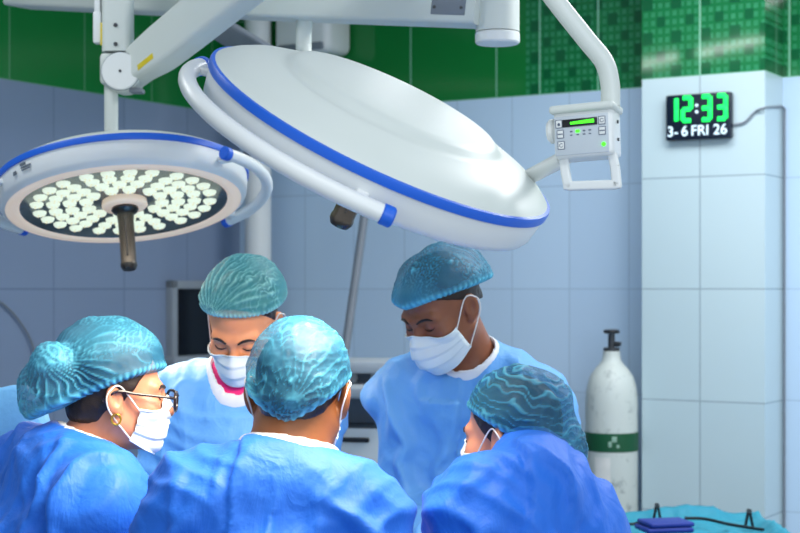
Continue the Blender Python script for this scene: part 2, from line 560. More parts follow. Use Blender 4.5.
def surface_nets(d, ax, ay, az):
    s = d < 0
    cnt = np.zeros(tuple(n - 1 for n in d.shape), np.uint8)
    offs = [(i, j, k) for i in (0, 1) for j in (0, 1) for k in (0, 1)]
    nx, ny, nz = d.shape
    for i, j, k in offs:
        cnt += s[i:nx - 1 + i, j:ny - 1 + j, k:nz - 1 + k]
    act = (cnt > 0) & (cnt < 8)
    I, J, K = np.nonzero(act)
    N = len(I)
    idx = np.full(cnt.shape, -1, np.int64); idx[I, J, K] = np.arange(N)
    val = {o: d[I + o[0], J + o[1], K + o[2]] for o in offs}
    P = np.zeros((N, 3)); C = np.zeros(N)
    for o in offs:
        for axis in range(3):
            if o[axis]: continue
            o2 = list(o); o2[axis] = 1; o2 = tuple(o2)
            a, b = val[o], val[o2]
            cr = (a < 0) != (b < 0)
            t = np.where(cr, a / np.where(cr, a - b, 1), 0)
            q = np.stack([ax[I + o[0]], ay[J + o[1]], az[K + o[2]]], axis=1).astype(float)
            q2 = np.stack([ax[I + o2[0]], ay[J + o2[1]], az[K + o2[2]]], axis=1).astype(float)
            P += np.where(cr[:, None], q + (q2 - q) * t[:, None], 0)
            C += cr
    P /= np.maximum(C, 1)[:, None]
    Fs = []
    for axis in range(3):
        A = np.moveaxis(s, axis, 0); B = np.moveaxis(idx, axis, 0)
        e = A[:-1] != A[1:]
        i, j, k = np.nonzero(e[:, 1:-1, 1:-1]); j += 1; k += 1
        q = np.stack([B[i, j - 1, k - 1], B[i, j, k - 1], B[i, j, k], B[i, j - 1, k]], axis=1)
        flip = ~A[i, j, k]
        if axis == 1: flip = ~flip
        q[flip] = q[flip][:, ::-1]
        Fs.append(q)
    F = np.concatenate(Fs)
    F = F[(F >= 0).all(axis=1)]
    return P, F

def lap(V, F, it=2, lam=0.5):
    E = np.concatenate([F[:, [0, 1]], F[:, [1, 2]], F[:, [2, 3]], F[:, [3, 0]]])
    n = len(V)
    for _ in range(it):
        c = np.bincount(E[:, 0], minlength=n) + np.bincount(E[:, 1], minlength=n)
        S = np.stack([np.bincount(E[:, 0], V[E[:, 1], a], n) + np.bincount(E[:, 1], V[E[:, 0], a], n) for a in range(3)], axis=1)
        V = V + lam * (S / np.maximum(c, 1)[:, None] - V)
    return V

def normals(V, F):
    a = V[F[:, 2]] - V[F[:, 0]]; b = V[F[:, 3]] - V[F[:, 1]]
    fn = np.cross(a, b)
    N = np.zeros_like(V)
    for c in range(4):
        for x in range(3):
            N[:, x] += np.bincount(F[:, c], fn[:, x], len(V))
    return N / (np.linalg.norm(N, axis=1)[:, None] + 1e-12)

def put_np(name, V, F, m, parent, attr=None):
    """fast path for large quad meshes, world coordinates -> part of parent"""
    Mi = np.array(MW[parent.name].inverted())
    V = V @ Mi[:3, :3].T + Mi[:3, 3]
    me = bpy.data.meshes.new(name)
    me.vertices.add(len(V)); me.vertices.foreach_set('co', V.astype(np.float32).ravel())
    me.loops.add(F.size); me.loops.foreach_set('vertex_index', F.astype(np.int32).ravel())
    me.polygons.add(len(F)); me.polygons.foreach_set('loop_start', np.arange(0, F.size, 4, dtype=np.int32))
    me.polygons.foreach_set('use_smooth', np.ones(len(F), bool))
    me.update(calc_edges=True)
    me.validate()
    me.materials.append(m)
    for k, v in (attr or {}).items():
        at = me.attributes.new(k, 'FLOAT', 'POINT')
        at.data.foreach_set('value', v.astype(np.float32))
    o = bpy.data.objects.new(name, me); COL.objects.link(o)
    o.parent = parent
    MW[o.name] = MW[parent.name]
    return o

def hash3(i, j, k, seed):
    h = (i * 374761393 + j * 668265263 + k * 2147483647 + seed * 1274126177) & 0xFFFFFFFF
    h = ((h ^ (h >> 13)) * 1274126177) & 0xFFFFFFFF
    h = ((h ^ (h >> 16)) * 2246822519) & 0xFFFFFFFF
    return ((h ^ (h >> 15)) & 0xFFFF) / 65535.0 * 2 - 1
def noise(P, seed=0):
    """value noise in -1..1"""
    P = np.asarray(P, float)
    i = np.floor(P).astype(np.int64); f = P - i
    u = f * f * f * (f * (f * 6 - 15) + 10)
    v = 0
    for a in (0, 1):
        for b in (0, 1):
            for c in (0, 1):
                w = (u[:, 0] if a else 1 - u[:, 0]) * (u[:, 1] if b else 1 - u[:, 1]) * (u[:, 2] if c else 1 - u[:, 2])
                v = v + w * hash3(i[:, 0] + a, i[:, 1] + b, i[:, 2] + c, seed)
    return v
def warp(P, sc, amt, seed):
    return P + amt * np.stack([noise(P * sc, seed + a) for a in range(3)], axis=1)
def veins(P, seed, w=0.16):
    return np.exp(-(noise(P, seed) / w) ** 2)

def Rx(a): c, s = math.cos(a), math.sin(a); return np.array([[1, 0, 0], [0, c, -s], [0, s, c]])
def Ry(a): c, s = math.cos(a), math.sin(a); return np.array([[c, 0, s], [0, 1, 0], [-s, 0, c]])
def Rz(a): c, s = math.cos(a), math.sin(a); return np.array([[c, -s, 0], [s, c, 0], [0, 0, 1]])

# ------------------------------------------------------------------ people
def skin_mat(name, c1, c2):
    m = mottled(name, c1, c2, 22, 0.45, 0.08, 260, sss=0.12)
    return m
def cloth_mat(name, c1, c2):
    m = mat(name, c1, 0.6, sheen=0.05)
    t = NT(m); co = t.obj()
    t.l(t.mix(t.noise(5, 2, co), c1, c2), t.bsdf.inputs['Base Color'])
    mp = t.n('ShaderNodeMapping'); mp.inputs['Scale'].default_value = (1.0, 1.0, 0.55); t.l(co, mp.inputs['Vector'])
    nz = t.n('ShaderNodeTexNoise'); nz.inputs['Scale'].default_value = 14; nz.inputs['Detail'].default_value = 4; nz.inputs['Distortion'].default_value = 0.6
    t.l(mp.outputs[0], nz.inputs['Vector'])
    rg = t.math('ABSOLUTE', t.math('SUBTRACT', nz.outputs['Fac'], 0.5))
    hgt = t.math('ADD', t.math('MULTIPLY', rg, -4.0), t.math('MULTIPLY', t.noise(90, 2, co), 0.35))
    t.bump(hgt, 0.28, 0.008)
    return m
def cap_mat(name, thin, dense, opac=0.52):
    """sheer non-woven fabric: denser and paler where it is gathered (the fold attribute)"""
    m = mat(name, thin, 0.55)
    t = NT(m)
    at = t.n('ShaderNodeAttribute', attribute_name='fold')
    co = t.obj()
    fib = t.noise(520, 2, co)
    f = t.math('MINIMUM', t.math('ADD', at.outputs['Fac'], t.math('MULTIPLY', fib, 0.12)), 1.0)
    t.l(t.mix(f, thin, dense), t.bsdf.inputs['Base Color'])
    t.l(t.math('MINIMUM', t.math('ADD', t.math('MULTIPLY', f, 0.42), opac), 1.0), t.bsdf.inputs['Alpha'])
    t.bump(fib, 0.15, 0.001)
    return m
M_GOWN = cloth_mat('blue_gown_fabric', lin(26, 110, 218), lin(20, 98, 208))
M_GOWN_LIT = cloth_mat('lit_blue_gown_fabric', lin(104, 170, 232), lin(90, 158, 226))  # same blue gown, with strong lamp light put into the colour
M_TRIM = mottled('white_trim_fabric', lin(226, 228, 232), lin(210, 216, 224), 30, 0.6, 0.2, 300)
M_MASK = mottled('mask_fabric', lin(226, 234, 236), lin(206, 222, 228), 14, 0.65, 0.25, 500)
M_LOOP = mottled('elastic_white', lin(232, 228, 222), lin(220, 216, 210), 50, 0.7)
M_HAIR = mottled('dark_hair', lin(24, 16, 14), lin(42, 28, 22), 120, 0.45, 0.6, 500)
M_CAP = cap_mat('teal_cap_fabric', lin(8, 88, 124), lin(92, 188, 218))
M_CAP_LIT = cap_mat('lit_teal_cap_fabric', lin(60, 160, 170), lin(160, 228, 226))  # same teal cap fabric, brighter light put into its colours
M_GLOVE = mottled('latex_glove', lin(226, 222, 206), lin(216, 210, 194), 30, 0.45)
M_SHOE = mottled('shoe_rubber', lin(40, 60, 96), lin(48, 68, 104), 12, 0.5)
M_GOLD = mottled('gold', lin(226, 178, 80), lin(210, 160, 60), 30, 0.25, metal=1.0)
M_SPEC = mottled('spectacle_frame', lin(24, 18, 22), lin(40, 30, 30), 40, 0.25)
M_GLASS = mat('spectacle_lens', lin(215, 235, 250), 0.05, alpha=0.28)

def glove_mesh():
    ax = seg_axis((-0.02, 0.22, 0.0035)); ay = seg_axis((-0.085, 0.085, 0.0035)); az = seg_axis((-0.075, 0.045, 0.0035))
    f = Field(ax, ay, az)
    f.cone((-0.01, 0, 0), (0.03, 0, 0), 0.033, 0.029, 0.02)
    f.ell((0.065, 0, 0), (0.052, 0.042, 0.019), None, 0.02)
    tips = [(-0.032, 0.034, 0.028, 0.024), (-0.011, 0.040, 0.032, 0.026), (0.011, 0.037, 0.030, 0.025), (0.031, 0.028, 0.022, 0.020)]
    for y, l1, l2, l3 in tips:
        a = np.array([0.100 - abs(y) * 0.25, y, 0.002]); b = a + np.array([l1 * 0.95, y * 0.12, -l1 * 0.25])
        c = b + np.array([l2 * 0.7, 0, -l2 * 0.7]); d = c + np.array([l3 * 0.35, 0, -l3 * 0.93])
        f.cone(a, b, 0.0100, 0.0092, 0.004); f.cone(b, c, 0.0092, 0.0085, 0.003); f.cone(c, d, 0.0085, 0.0076, 0.003)
    t0 = np.array([0.035, -0.030, -0.004]); t1 = np.array([0.068, -0.056, -0.018]); t2 = np.array([0.098, -0.058, -0.034])
    f.cone(t0, t1, 0.015, 0.0115, 0.008); f.cone(t1, t2, 0.0115, 0.009, 0.003)
    V, F = f.mesh()
    return lap(V, F, 1), F
GLOVE = glove_mesh()

def head_field(F, c, R, s, nose=1.0, jaw=1.0, ear_out=0.0):
    """sculpt the head into field F; c = point between the eyes' level and the ears, R = rotation, s = scale"""
    c = np.asarray(c, float)
    lo, hi = c - 0.155 * s, c + 0.155 * s
    def H(fn, k, mode='u'):
        def g(X, Y, Z):
            x, y, z = X - c[0], Y - c[1], Z - c[2]
            lx = (R[0, 0] * x + R[1, 0] * y + R[2, 0] * z) / s
            ly = (R[0, 1] * x + R[1, 1] * y + R[2, 1] * z) / s
            lz = (R[0, 2] * x + R[1, 2] * y + R[2, 2] * z) / s
            return fn(lx, ly, lz) * s
        F.op(g, lo + 0.04, hi - 0.04, k, mode)
    E = lambda cc, r: (lambda x, y, z: ell(x, y, z, cc, r))
    CN = lambda a, b, ra, rb: (lambda x, y, z: cone(x, y, z, a, b, ra, rb))
    H(E((0, 0.015, 0.03), (0.076, 0.098, 0.088)), 0.01)
    H(E((0, -0.028, -0.042), (0.060 * jaw, 0.066, 0.074)), 0.03)
    for sx in (-1, 1):
        H(CN((sx * 0.056 * jaw, 0.004, -0.056), (sx * 0.020, -0.070, -0.100), 0.016, 0.014), 0.025)
        H(CN((sx * 0.012, -0.084, 0.016), (sx * 0.044, -0.070, 0.018), 0.011, 0.011), 0.016)
        H(E((sx * 0.046, -0.060, -0.026), (0.020, 0.022, 0.018)), 0.025)
    H(E((0, -0.078, -0.101), (0.018, 0.016, 0.014)), 0.02)
    H(CN((0, -0.086, 0.006), (0, -0.110 * nose, -0.034), 0.008, 0.0115), 0.012)
    for sx in (-1, 1):
        H(E((sx * 0.012, -0.099, -0.038), (0.008, 0.010, 0.008)), 0.006)
        H(E((sx * 0.032, -0.101, 0.000), (0.019, 0.017, 0.012)), 0.012, 's')
        H(E((sx * 0.032, -0.073, -0.001), (0.0150, 0.0148, 0.0125)), 0.004)
    H(E((0, -0.096, -0.064), (0.022, 0.010, 0.006)), 0.008)
    H(E((0, -0.093, -0.076), (0.019, 0.010, 0.007)), 0.008)
    for sx in (-1, 1):
        yaw = Rz(sx * math.radians(-24)) @ Rx(math.radians(-12))
        def ear(x, y, z, rr, oc):
            x, y, z = x - sx * (0.079 + ear_out), y - 0.016, z + 0.008
            lx = yaw[0, 0] * x + yaw[1, 0] * y + yaw[2, 0] * z
            ly = yaw[0, 1] * x + yaw[1, 1] * y + yaw[2, 1] * z
            lz = yaw[0, 2] * x + yaw[1, 2] * y + yaw[2, 2] * z
            return ell(lx, ly, lz, oc, rr)
        H(lambda x, y, z: ear(x, y, z, (0.009, 0.019, 0.031), (0, 0, 0)), 0.006)
        H(lambda x, y, z: ear(x, y, z, (0.0075, 0.0105, 0.017), (sx * 0.008, -0.002, 0.003)), 0.004, 's')
        H(lambda x, y, z: ear(x, y, z, (0.007, 0.010, 0.010), (0, -0.006, -0.026)), 0.006)

def person(label, C7, byaw, lean, head, hyaw, hpitch, hroll, hs, skin, gown_m, cap, sw=0.175, rn=0.068, roll=0.0,
           width=1.0, sdrop=0.108, nf=0.045, nd_=0.045, collar_up=0.0, collar=True, under=None, hair_line=(0.06, -1.4), arms=None, seed=1, jaw=1.0, folds=(), twist=0.0, neck_r=0.055, girth=1.0,
           mask_m=None, mask_k=1.0, ear_out=0.0, under_off=0.013, collar_w=0.0095, fstyle=(1, 1, 1), flap=None, loops='ear', spine=0.50):
    C7 = np.asarray(C7, float); head = np.asarray(head, float)
    B = Rz(math.radians(byaw))
    L = math.radians(lean)
    s_loc = np.array([math.sin(math.radians(roll)), -math.sin(L), math.cos(L)]); s_loc /= np.linalg.norm(s_loc)
    S = B @ s_loc
    Xb, Fb = B @ np.array([1.0, 0, 0]), B @ np.array([0, -1.0, 0])        # person's left, person's front
    Xs = Xb - S * np.dot(Xb, S); Xs /= np.linalg.norm(Xs)
    hip = C7 - S * spine - 0.0 * Fb
    root = np.array([hip[0], hip[1], 0.0])
    P = thing('person', root, label, 'person')
    R = Rz(math.radians(hyaw)) @ Rx(math.radians(hpitch)) @ Ry(math.radians(hroll))
    hl = lambda p: head + R @ (np.asarray(p, float) * hs)
    sh = {sx: C7 + Xs * sx * sw - S * sdrop + Fb * 0.03 for sx in (-1, 1)}
    ar = arms or {}
    el, ha = {}, {}
    for sx in (-1, 1):
        eo, ho = ar.get(sx, ((0.05, 0.09, -0.26), (-0.10, 0.22, 0.02)))
        el[sx] = sh[sx] + Xb * sx * eo[0] + Fb * eo[1] + ZZ * eo[2]
        ha[sx] = el[sx] + Xb * sx * ho[0] + Fb * ho[1] + ZZ * ho[2]
    # ---- body (one continuous surface: head, neck, trunk, arms, legs)
    pts = np.array([hip, C7, *sh.values(), *el.values(), *ha.values()])
    lo = np.minimum(pts.min(0) - 0.2, head - 0.2); hi = np.maximum(pts.max(0) + 0.2, head + 0.2)
    hr = 0.16
    st = 0.0032
    ax = seg_axis((lo[0], head[0] - hr, 0.014), (head[0] - hr, head[0] + hr, st), (head[0] + hr, hi[0], 0.014))
    ay = seg_axis((lo[1], head[1] - hr, 0.014), (head[1] - hr, head[1] + hr, st), (head[1] + hr, hi[1], 0.014))
    az = seg_axis((-0.02, head[2] - hr, 0.014), (head[2] - hr, head[2] + hr, st), (head[2] + hr, head[2] + hr + 0.03, 0.014))
    f = Field(ax, ay, az)
    head_field(f, head, R, hs, jaw=jaw, ear_out=ear_out)
    HB = Field(ax, ay, az); HB.d = f.d.copy()
    nb = C7 + Fb * 0.035 - S * 0.03
    f.cone(hl((0, 0.022, -0.055)), nb, neck_r * 0.97, neck_r * 1.08, 0.03)
    NK = Field(ax, ay, az); NK.d = f.d.copy()
    ch = C7 - S * 0.20 + Fb * 0.045
    Rt = np.stack([Xs, np.cross(S, Xs), S], axis=1)
    f.ell(ch, (0.150 * width, 0.100, 0.19), Rt, 0.04)
    f.ell(hip + S * 0.05 + Fb * 0.02, (0.145 * width, 0.105, 0.17), Rt, 0.06)
    f.cone(C7 - S * 0.065 + Fb * 0.02 + Xs * 0.02, sh[1], 0.05, 0.048, 0.04)
    f.cone(C7 - S * 0.065 + Fb * 0.02 - Xs * 0.02, sh[-1], 0.05, 0.048, 0.04)
    for sx in (-1, 1):
        f.cone(sh[sx], el[sx], 0.050, 0.038, 0.03)
        f.cone(el[sx], ha[sx], 0.038, 0.026, 0.02)
        dd = (ha[sx] - el[sx]) / np.linalg.norm(ha[sx] - el[sx])
        f.cone(ha[sx], ha[sx] + dd * 0.05, 0.024, 0.018, 0.02)
        h0 = hip + Xb * sx * 0.085
        kn = np.array([h0[0], h0[1], 0.48]) + Fb * 0.03 + Xb * sx * 0.01
        an = np.array([h0[0], h0[1], 0.09]) - Fb * 0.01 + Xb * sx * 0.015
        f.cone(h0, kn, 0.082, 0.055, 0.04); f.cone(kn, an, 0.055, 0.036, 0.03)
        f.cone(an - ZZ * 0.03, an + Fb * 0.14 - ZZ * 0.05, 0.036, 0.028, 0.03)
    V, F = f.mesh()
    V = lap(V, F, 1)
    put_np('body', V, F, skin, P)
    for sx in (-1, 1):
        h0 = hip + Xb * sx * 0.085
        an = np.array([h0[0], h0[1], 0.0]) + Xb * sx * 0.015 - Fb * 0.03
        fs = Field(seg_axis((an[0] - 0.26, an[0] + 0.26, 0.009)), seg_axis((an[1] - 0.26, an[1] + 0.26, 0.009)), seg_axis((-0.03, 0.13, 0.009)))
        fs.cone(an + ZZ * 0.045, an + Fb * 0.17 + ZZ * 0.035, 0.050, 0.048, 0.02)
        fs.op(lambda X, Y, Z: -(Z - 0.004) + 0 * X + 0 * Y, (-9, -9, -9), (9, 9, 9), 0.006, 'i')
        V, F = fs.mesh()
        put_np('shoe', lap(V, F, 1), F, M_SHOE, P)
        dd = (ha[sx] - el[sx]) / np.linalg.norm(ha[sx] - el[sx])
        up = np.array([0, 0, 1.0]); yv = np.cross(up, dd); yv /= np.linalg.norm(yv); zv = np.cross(dd, yv)
        G = np.stack([dd, yv, zv], axis=1)
        GV = GLOVE[0].copy()
        GF = GLOVE[1]
        if sx < 0:
            GV[:, 1] *= -1; GF = GF[:, ::-1]
        put_np('glove', GV @ G.T + ha[sx], GF, M_GLOVE, P)
    # ---- gown
    pts = np.array([*sh.values(), *el.values(), *ha.values(), C7, hip])
    lo = pts.min(0) - 0.16; hi = pts.max(0) + 0.16
    fz = max(0.95, min(e[2] for e in el.values()) - 0.1)
    g = Field(seg_axis((lo[0], hi[0], 0.0062)), seg_axis((lo[1], hi[1], 0.0062)), seg_axis((0.25, fz, 0.018), (fz, hi[2], 0.0062)))
    gi = girth
    g.ell(ch + S * 0.0, (0.180 * width * gi, 0.128 * gi, 0.21), Rt, 0.05)
    g.ell(hip + S * 0.10 + Fb * 0.02, (0.185 * width * gi, 0.140 * gi, 0.24), Rt, 0.08)
    hb = np.array([hip[0], hip[1], 0.36])
    g.cone(hip, hb, 0.165, 0.215, 0.06)
    for sx in (-1, 1):
        g.cone(C7 - S * 0.066 + Fb * 0.02 + Xs * sx * 0.02, sh[sx], 0.068, 0.068, 0.07)
        g.cone(sh[sx], el[sx], 0.070, 0.066, 0.07)
        g.cone(el[sx], ha[sx], 0.066, 0.045, 0.03)
    if collar_up:
        cu = C7 + (hl((0, 0.03, -0.05)) - C7) / np.linalg.norm(hl((0, 0.03, -0.05)) - C7) * collar_up
        g.cone(C7 - S * 0.06, cu, 0.080, 0.068, 0.04)
    g.op(lambda X, Y, Z: -(Z - 0.29) + 0 * X + 0 * Y, (-9, -9, 0.2), (9, 9, 0.5), 0.01, 'i')
    na = C7 + Fb * nf - S * nd_
    nt = hl((0, 0.022, -0.04)); nt = na + (nt - na) / np.linalg.norm(nt - na) * 0.3
    g0 = g.d.copy()
    X, Y, Z = g.grids((slice(None),) * 3)
    nd = cone(X, Y, Z, na, nt, 0.0, 0.0).astype(np.float32)
    g.d = smax(g.d, -(nd - rn), 0.008)
    def gsub(dd):
        q = Field(g.ax, g.ay, g.az); q.d = dd.astype(np.float32); return q
    V, F = g.mesh()
    V = lap(V, F, 1)
    N = normals(V, F)
    def folded(V, N, amp=1.0):
        Q = (V - C7) @ np.stack([Xs, -Fb, S], axis=1)          # person-local: x left, y back, z up the spine
        w = warp(Q, 5, 0.05, seed)
        st1 = np.array([[1, 0, 0.35 * 1], [0, 1, 0], [0, 0, 0.35]])
        a1 = 1 - np.abs(noise((w * np.array([9, 9, 3.4])), seed + 10)) * 2
        a2 = 1 - np.abs(noise((w * np.array([14, 14, 9]) + 3.3), seed + 20)) * 2
        xs = np.where(Q[:, 0] > 0, 1, -1)
        dg = np.stack([Q[:, 0] + xs * Q[:, 2] * 0.8, Q[:, 1], (Q[:, 2] - xs * Q[:, 0] * 0.8) * 0.25], axis=1)
        a3 = 1 - np.abs(noise(warp(dg, 4, 0.06, seed + 5) * 13, seed + 30)) * 2
        a4 = 1 - np.abs(noise(warp(Q, 9, 0.03, seed + 60) * np.array([26, 26, 12]), seed + 61)) * 2
        mod = np.clip(0.5 + 0.9 * noise(Q * 7, seed + 62), 0.1, 1.2)
        def wv(t, f, k, p, wp):
            ph = f * t + wp * noise(Q * np.array([7, 7, 3.0]), seed + k) + 0.4 * wp * noise(Q * 15, seed + k + 1)
            return (0.5 + 0.5 * np.cos(2 * math.pi * ph)) ** p * np.clip(0.35 + 1.0 * noise(Q * 6, seed + k + 2), 0, 1)
        b1 = wv(Q[:, 0] - 0.15 * xs * Q[:, 2], 11, 70, 2.5, 0.7)
        b2 = wv(Q[:, 2] * 0.8 + 0.7 * np.abs(Q[:, 0]), 9, 80, 3.0, 0.7)
        b3 = wv(Q[:, 2] * 0.9 - 0.5 * np.abs(Q[:, 0]), 22, 90, 2.0, 0.8)
        disp = 0.007 * a1 + 0.002 * a2 * mod + 0.006 * a3 * mod + 0.0015 * a4 * mod + 0.012 * noise(Q * 5, seed + 40) + 0.026 * fstyle[0] * b1 + 0.024 * fstyle[1] * b2 + 0.007 * fstyle[2] * b3
        near = np.clip((np.linalg.norm(Q[:, :2] + np.array([0, 0.045]), axis=1) - rn) / 0.05, 0.15, 1)
        top = np.where(Q[:, 2] > -0.10, near, 1.0)
        disp = disp * top * 1.15
        if flap is not None:                                   # the free edge of the gown's overlapping back panel
            e_ = flap[0] - flap[1] * Q[:, 2] + 0.006 * noise(Q * 12, seed + 7) - Q[:, 0]
            disp += flap[2] * np.clip(e_ / 0.004, 0, 1) * np.exp(-np.clip(e_, 0, 1) / 0.10) * np.clip((Q[:, 1] + 0.02) / 0.03, 0, 1)
        for (p0, p1, wd_, am) in folds:
            p0 = np.asarray(p0, float); p1 = np.asarray(p1, float)
            ba = p1 - p0
            h = np.clip(((Q - p0) @ ba) / (ba @ ba), 0, 1)
            dist = np.linalg.norm(Q - p0 - h[:, None] * ba, axis=1)
            disp += am * np.exp(-(dist / wd_) ** 2) * np.sin(np.clip(h, 0.02, 0.98) * math.pi) ** 0.5
        return V + N * disp[:, None] * amp
    put_np('gown', folded(V, N), F, gown_m, P)
    gown_o = bpy.context.scene.objects[-1] if False else None
    if collar:
        q = gsub(smax(smax(g0 - 0.0070, np.abs(nd - rn - 0.004) - collar_w, 0.007), -g0 - 0.022, 0.006))
        V, F = q.mesh(); V = lap(V, F, 4)
        put_np('collar', V, F, M_TRIM, P)
    if under is not None:
        q = gsub(np.maximum(np.maximum(g0 + under_off, nd - rn + (0.001 if under_off > 0 else 0.006)), -g0 - 0.050))
        V, F = q.mesh(); V = lap(V, F, 4)
        put_np('undershirt', V, F, under, P)
    # ---- hair, cap
    hx = seg_axis((head[0] - 0.235, head[0] + 0.235, st)); hy = seg_axis((head[1] - 0.235, head[1] + 0.235, st)); hz = seg_axis((head[2] - 0.19, head[2] + 0.20, st))
    cf = Field(hx, hy, hz)
    X, Y, Z = cf.grids((slice(None),) * 3)
    x, y, z = X - head[0], Y - head[1], Z - head[2]
    lx = ((R[0, 0] * x + R[1, 0] * y + R[2, 0] * z) / hs).astype(np.float32)
    ly = ((R[0, 1] * x + R[1, 1] * y + R[2, 1] * z) / hs).astype(np.float32)
    lz = ((R[0, 2] * x + R[1, 2] * y + R[2, 2] * z) / hs).astype(np.float32)
    cran = ell(lx, ly, lz, (0, 0.015, 0.03), (0.076, 0.098, 0.088))
    hd = smin(cran - 0.0035, ell(lx, ly, lz, (0, 0.045, -0.03), (0.062, 0.062, 0.05)) - 0.001, 0.02)
    hz0, hm = hair_line
    hd = smax(hd, -(lz - np.maximum(hz0 + hm * (ly + 0.05), -0.075)) / 1.5, 0.004)
    q = Field(hx, hy, hz); q.d = (hd * hs).astype(np.float32)
    V, F = q.mesh(); V = lap(V, F, 1)
    N = normals(V, F)
    Q = (V - head) @ R / hs
    V = V + N * (0.0014 * noise(Q * np.array([160, 60, 60]), seed))[:, None]
    put_np('hair', V, F, M_HAIR, P)
    cdist = cran - 0.008
    for cc, r, k in cap['puffs']:
        cdist = smin(cdist, ell(lx, ly, lz, cc, r), k)
    z0, m_ = cap['plane']
    cv = cap.get('curve', 0.0)
    pl = -(lz - z0 - m_ * ly - cv * np.abs(lx) / 0.08) / math.sqrt(1 + m_ * m_)
    cdist = smax(cdist, pl, 0.012)
    q.d = (cdist * hs).astype(np.float32)
    V, F = q.mesh(); V = lap(V, F, 2)
    N = normals(V, F)
    Q = (V - head) @ R / hs
    fold = cap['fold'](Q)
    edge = (Q[:, 2] - z0 - m_ * Q[:, 1] - cv * np.abs(Q[:, 0]) / 0.08) / math.sqrt(1 + m_ * m_)
    ang = np.arctan2(Q[:, 0], -Q[:, 1])
    gath = 0.5 + 0.5 * np.sin(ang * 46 + 3 * noise(Q * 30, 3))
    band = np.exp(-((edge - 0.004) / 0.007) ** 2)
    fold = np.clip(fold + band * (0.35 + 0.5 * gath), 0, 1)
    soft = noise(Q * 26, seed + 50) * 0.0035 + noise(Q * 12, seed + 51) * 0.005
    disp = (fold * 0.0046 + soft) * np.clip(edge / 0.02, 0.25, 1) + band * 0.0022 * gath
    V = V + N * (np.maximum(disp, -0.0025) * hs)[:, None]
    V2 = V.copy()
    mid_ = (np.abs(Q[:, 0]) < 0.058) & (Q[:, 1] < 0.02) & (edge > 0.006)
    V2[mid_] = HB.push(V[mid_], 0.005, 2)
    put_np('cap', V2, F, cap.get('mat', M_CAP), P, {'fold': fold})
    # ---- mask: a pleated sheet fitted over the face
    rows = [
        [(0, -0.112, -0.006), (0.018, -0.100, -0.016), (0.046, -0.077, -0.026), (0.069, -0.043, -0.027)],
        [(0, -0.130, -0.042), (0.026, -0.116, -0.046), (0.053, -0.084, -0.050), (0.0725, -0.038, -0.048)],
        [(0, -0.126, -0.082), (0.028, -0.112, -0.084), (0.053, -0.080, -0.082), (0.071, -0.032, -0.070)],
        [(0, -0.094, -0.122), (0.026, -0.086, -0.119), (0.050, -0.062, -0.110), (0.066, -0.022, -0.090)]]
    rows = [[(a, b if b > -0.03 else -0.03 + (b + 0.03) * mask_k, c) for a, b, c in r] for r in rows]
    nu, nv = 33, 29
    half = []
    for r in rows:
        r = np.array(r); full = np.vstack([(r * np.array([-1, 1, 1]))[::-1][:-1], r])
        half.append(catmull(full, nu))
    half = np.array(half)
    S_ = np.stack([catmull(half[:, i], nv) for i in range(nu)], axis=1)       # nv x nu x 3
    vv = np.linspace(0, 1, nv)[:, None]; uu = np.linspace(-1, 1, nu)[None, :]
    ph = (vv * 4.0) % 1.0
    pleat = np.where((vv > 0.12) & (vv < 0.88), (ph - 0.5) * 0.0055, 0) * (1 - uu ** 2 * 0.35)
    cen = np.array([0, 0.0, -0.05])
    dr = S_ - cen; dr /= np.linalg.norm(dr, axis=2)[:, :, None]
    S_ = S_ + dr * pleat[:, :, None]
    MV = head + (S_.reshape(-1, 3) * hs) @ R.T
    MV = HB.push(MV, 0.004, 5)
    MF = []
    for a in range(nv - 1):
        for b in range(nu - 1):
            MF.append((a * nu + b, (a + 1) * nu + b, (a + 1) * nu + b + 1, a * nu + b + 1))
    MF = np.array(MF)
    mn = normals(MV, MF)
    fc = (MV.reshape(nv, nu, 3)[nv // 2, nu // 2] - head)
    if np.dot(mn[(nv // 2) * nu + nu // 2], fc) < 0: MF = MF[:, ::-1]; mn = -mn
    inner = MV - mn * 0.0018
    n0 = len(MV)
    ring = list(range(nu)) + [a * nu + nu - 1 for a in range(1, nv)] + [(nv - 1) * nu + b for b in range(nu - 2, -1, -1)] + [a * nu for a in range(nv - 2, 0, -1)]
    side = [(ring[i], ring[(i + 1) % len(ring)], ring[(i + 1) % len(ring)] + n0, ring[i] + n0) for i in range(len(ring))]
    MF2 = np.concatenate([MF, MF[:, ::-1] + n0, np.array(side)])
    mk = put_np('mask', np.vstack([MV, inner]), MF2, mask_m or M_MASK, P)
    G = MV.reshape(nv, nu, 3)
    hem = join(tube(G[0], 0.0022, 40, 6), tube(G[-1], 0.0022, 40, 6))
    put('mask_hem', hem, mask_m or M_MASK, mk)
    for sx, col_ in ((-1, 0), (1, nu - 1)):
        if loops == 'ear':
            mid = [(sx * 0.083, 0.004, 0.020), (sx * 0.093, 0.026, 0.012), (sx * 0.092, 0.032, -0.010), (sx * 0.082, 0.016, -0.042)]
        else:
            mid = loops[sx]
        mp = [hl(p) for p in mid]
        path = [G[1, col_], *mp, G[nv - 2, col_]]
        pp = HB.push(catmull(path, 48), 0.0025, 3)
        put('ear_loop', tube(pp, 0.0016, seg=6, spline=False), M_LOOP, mk)
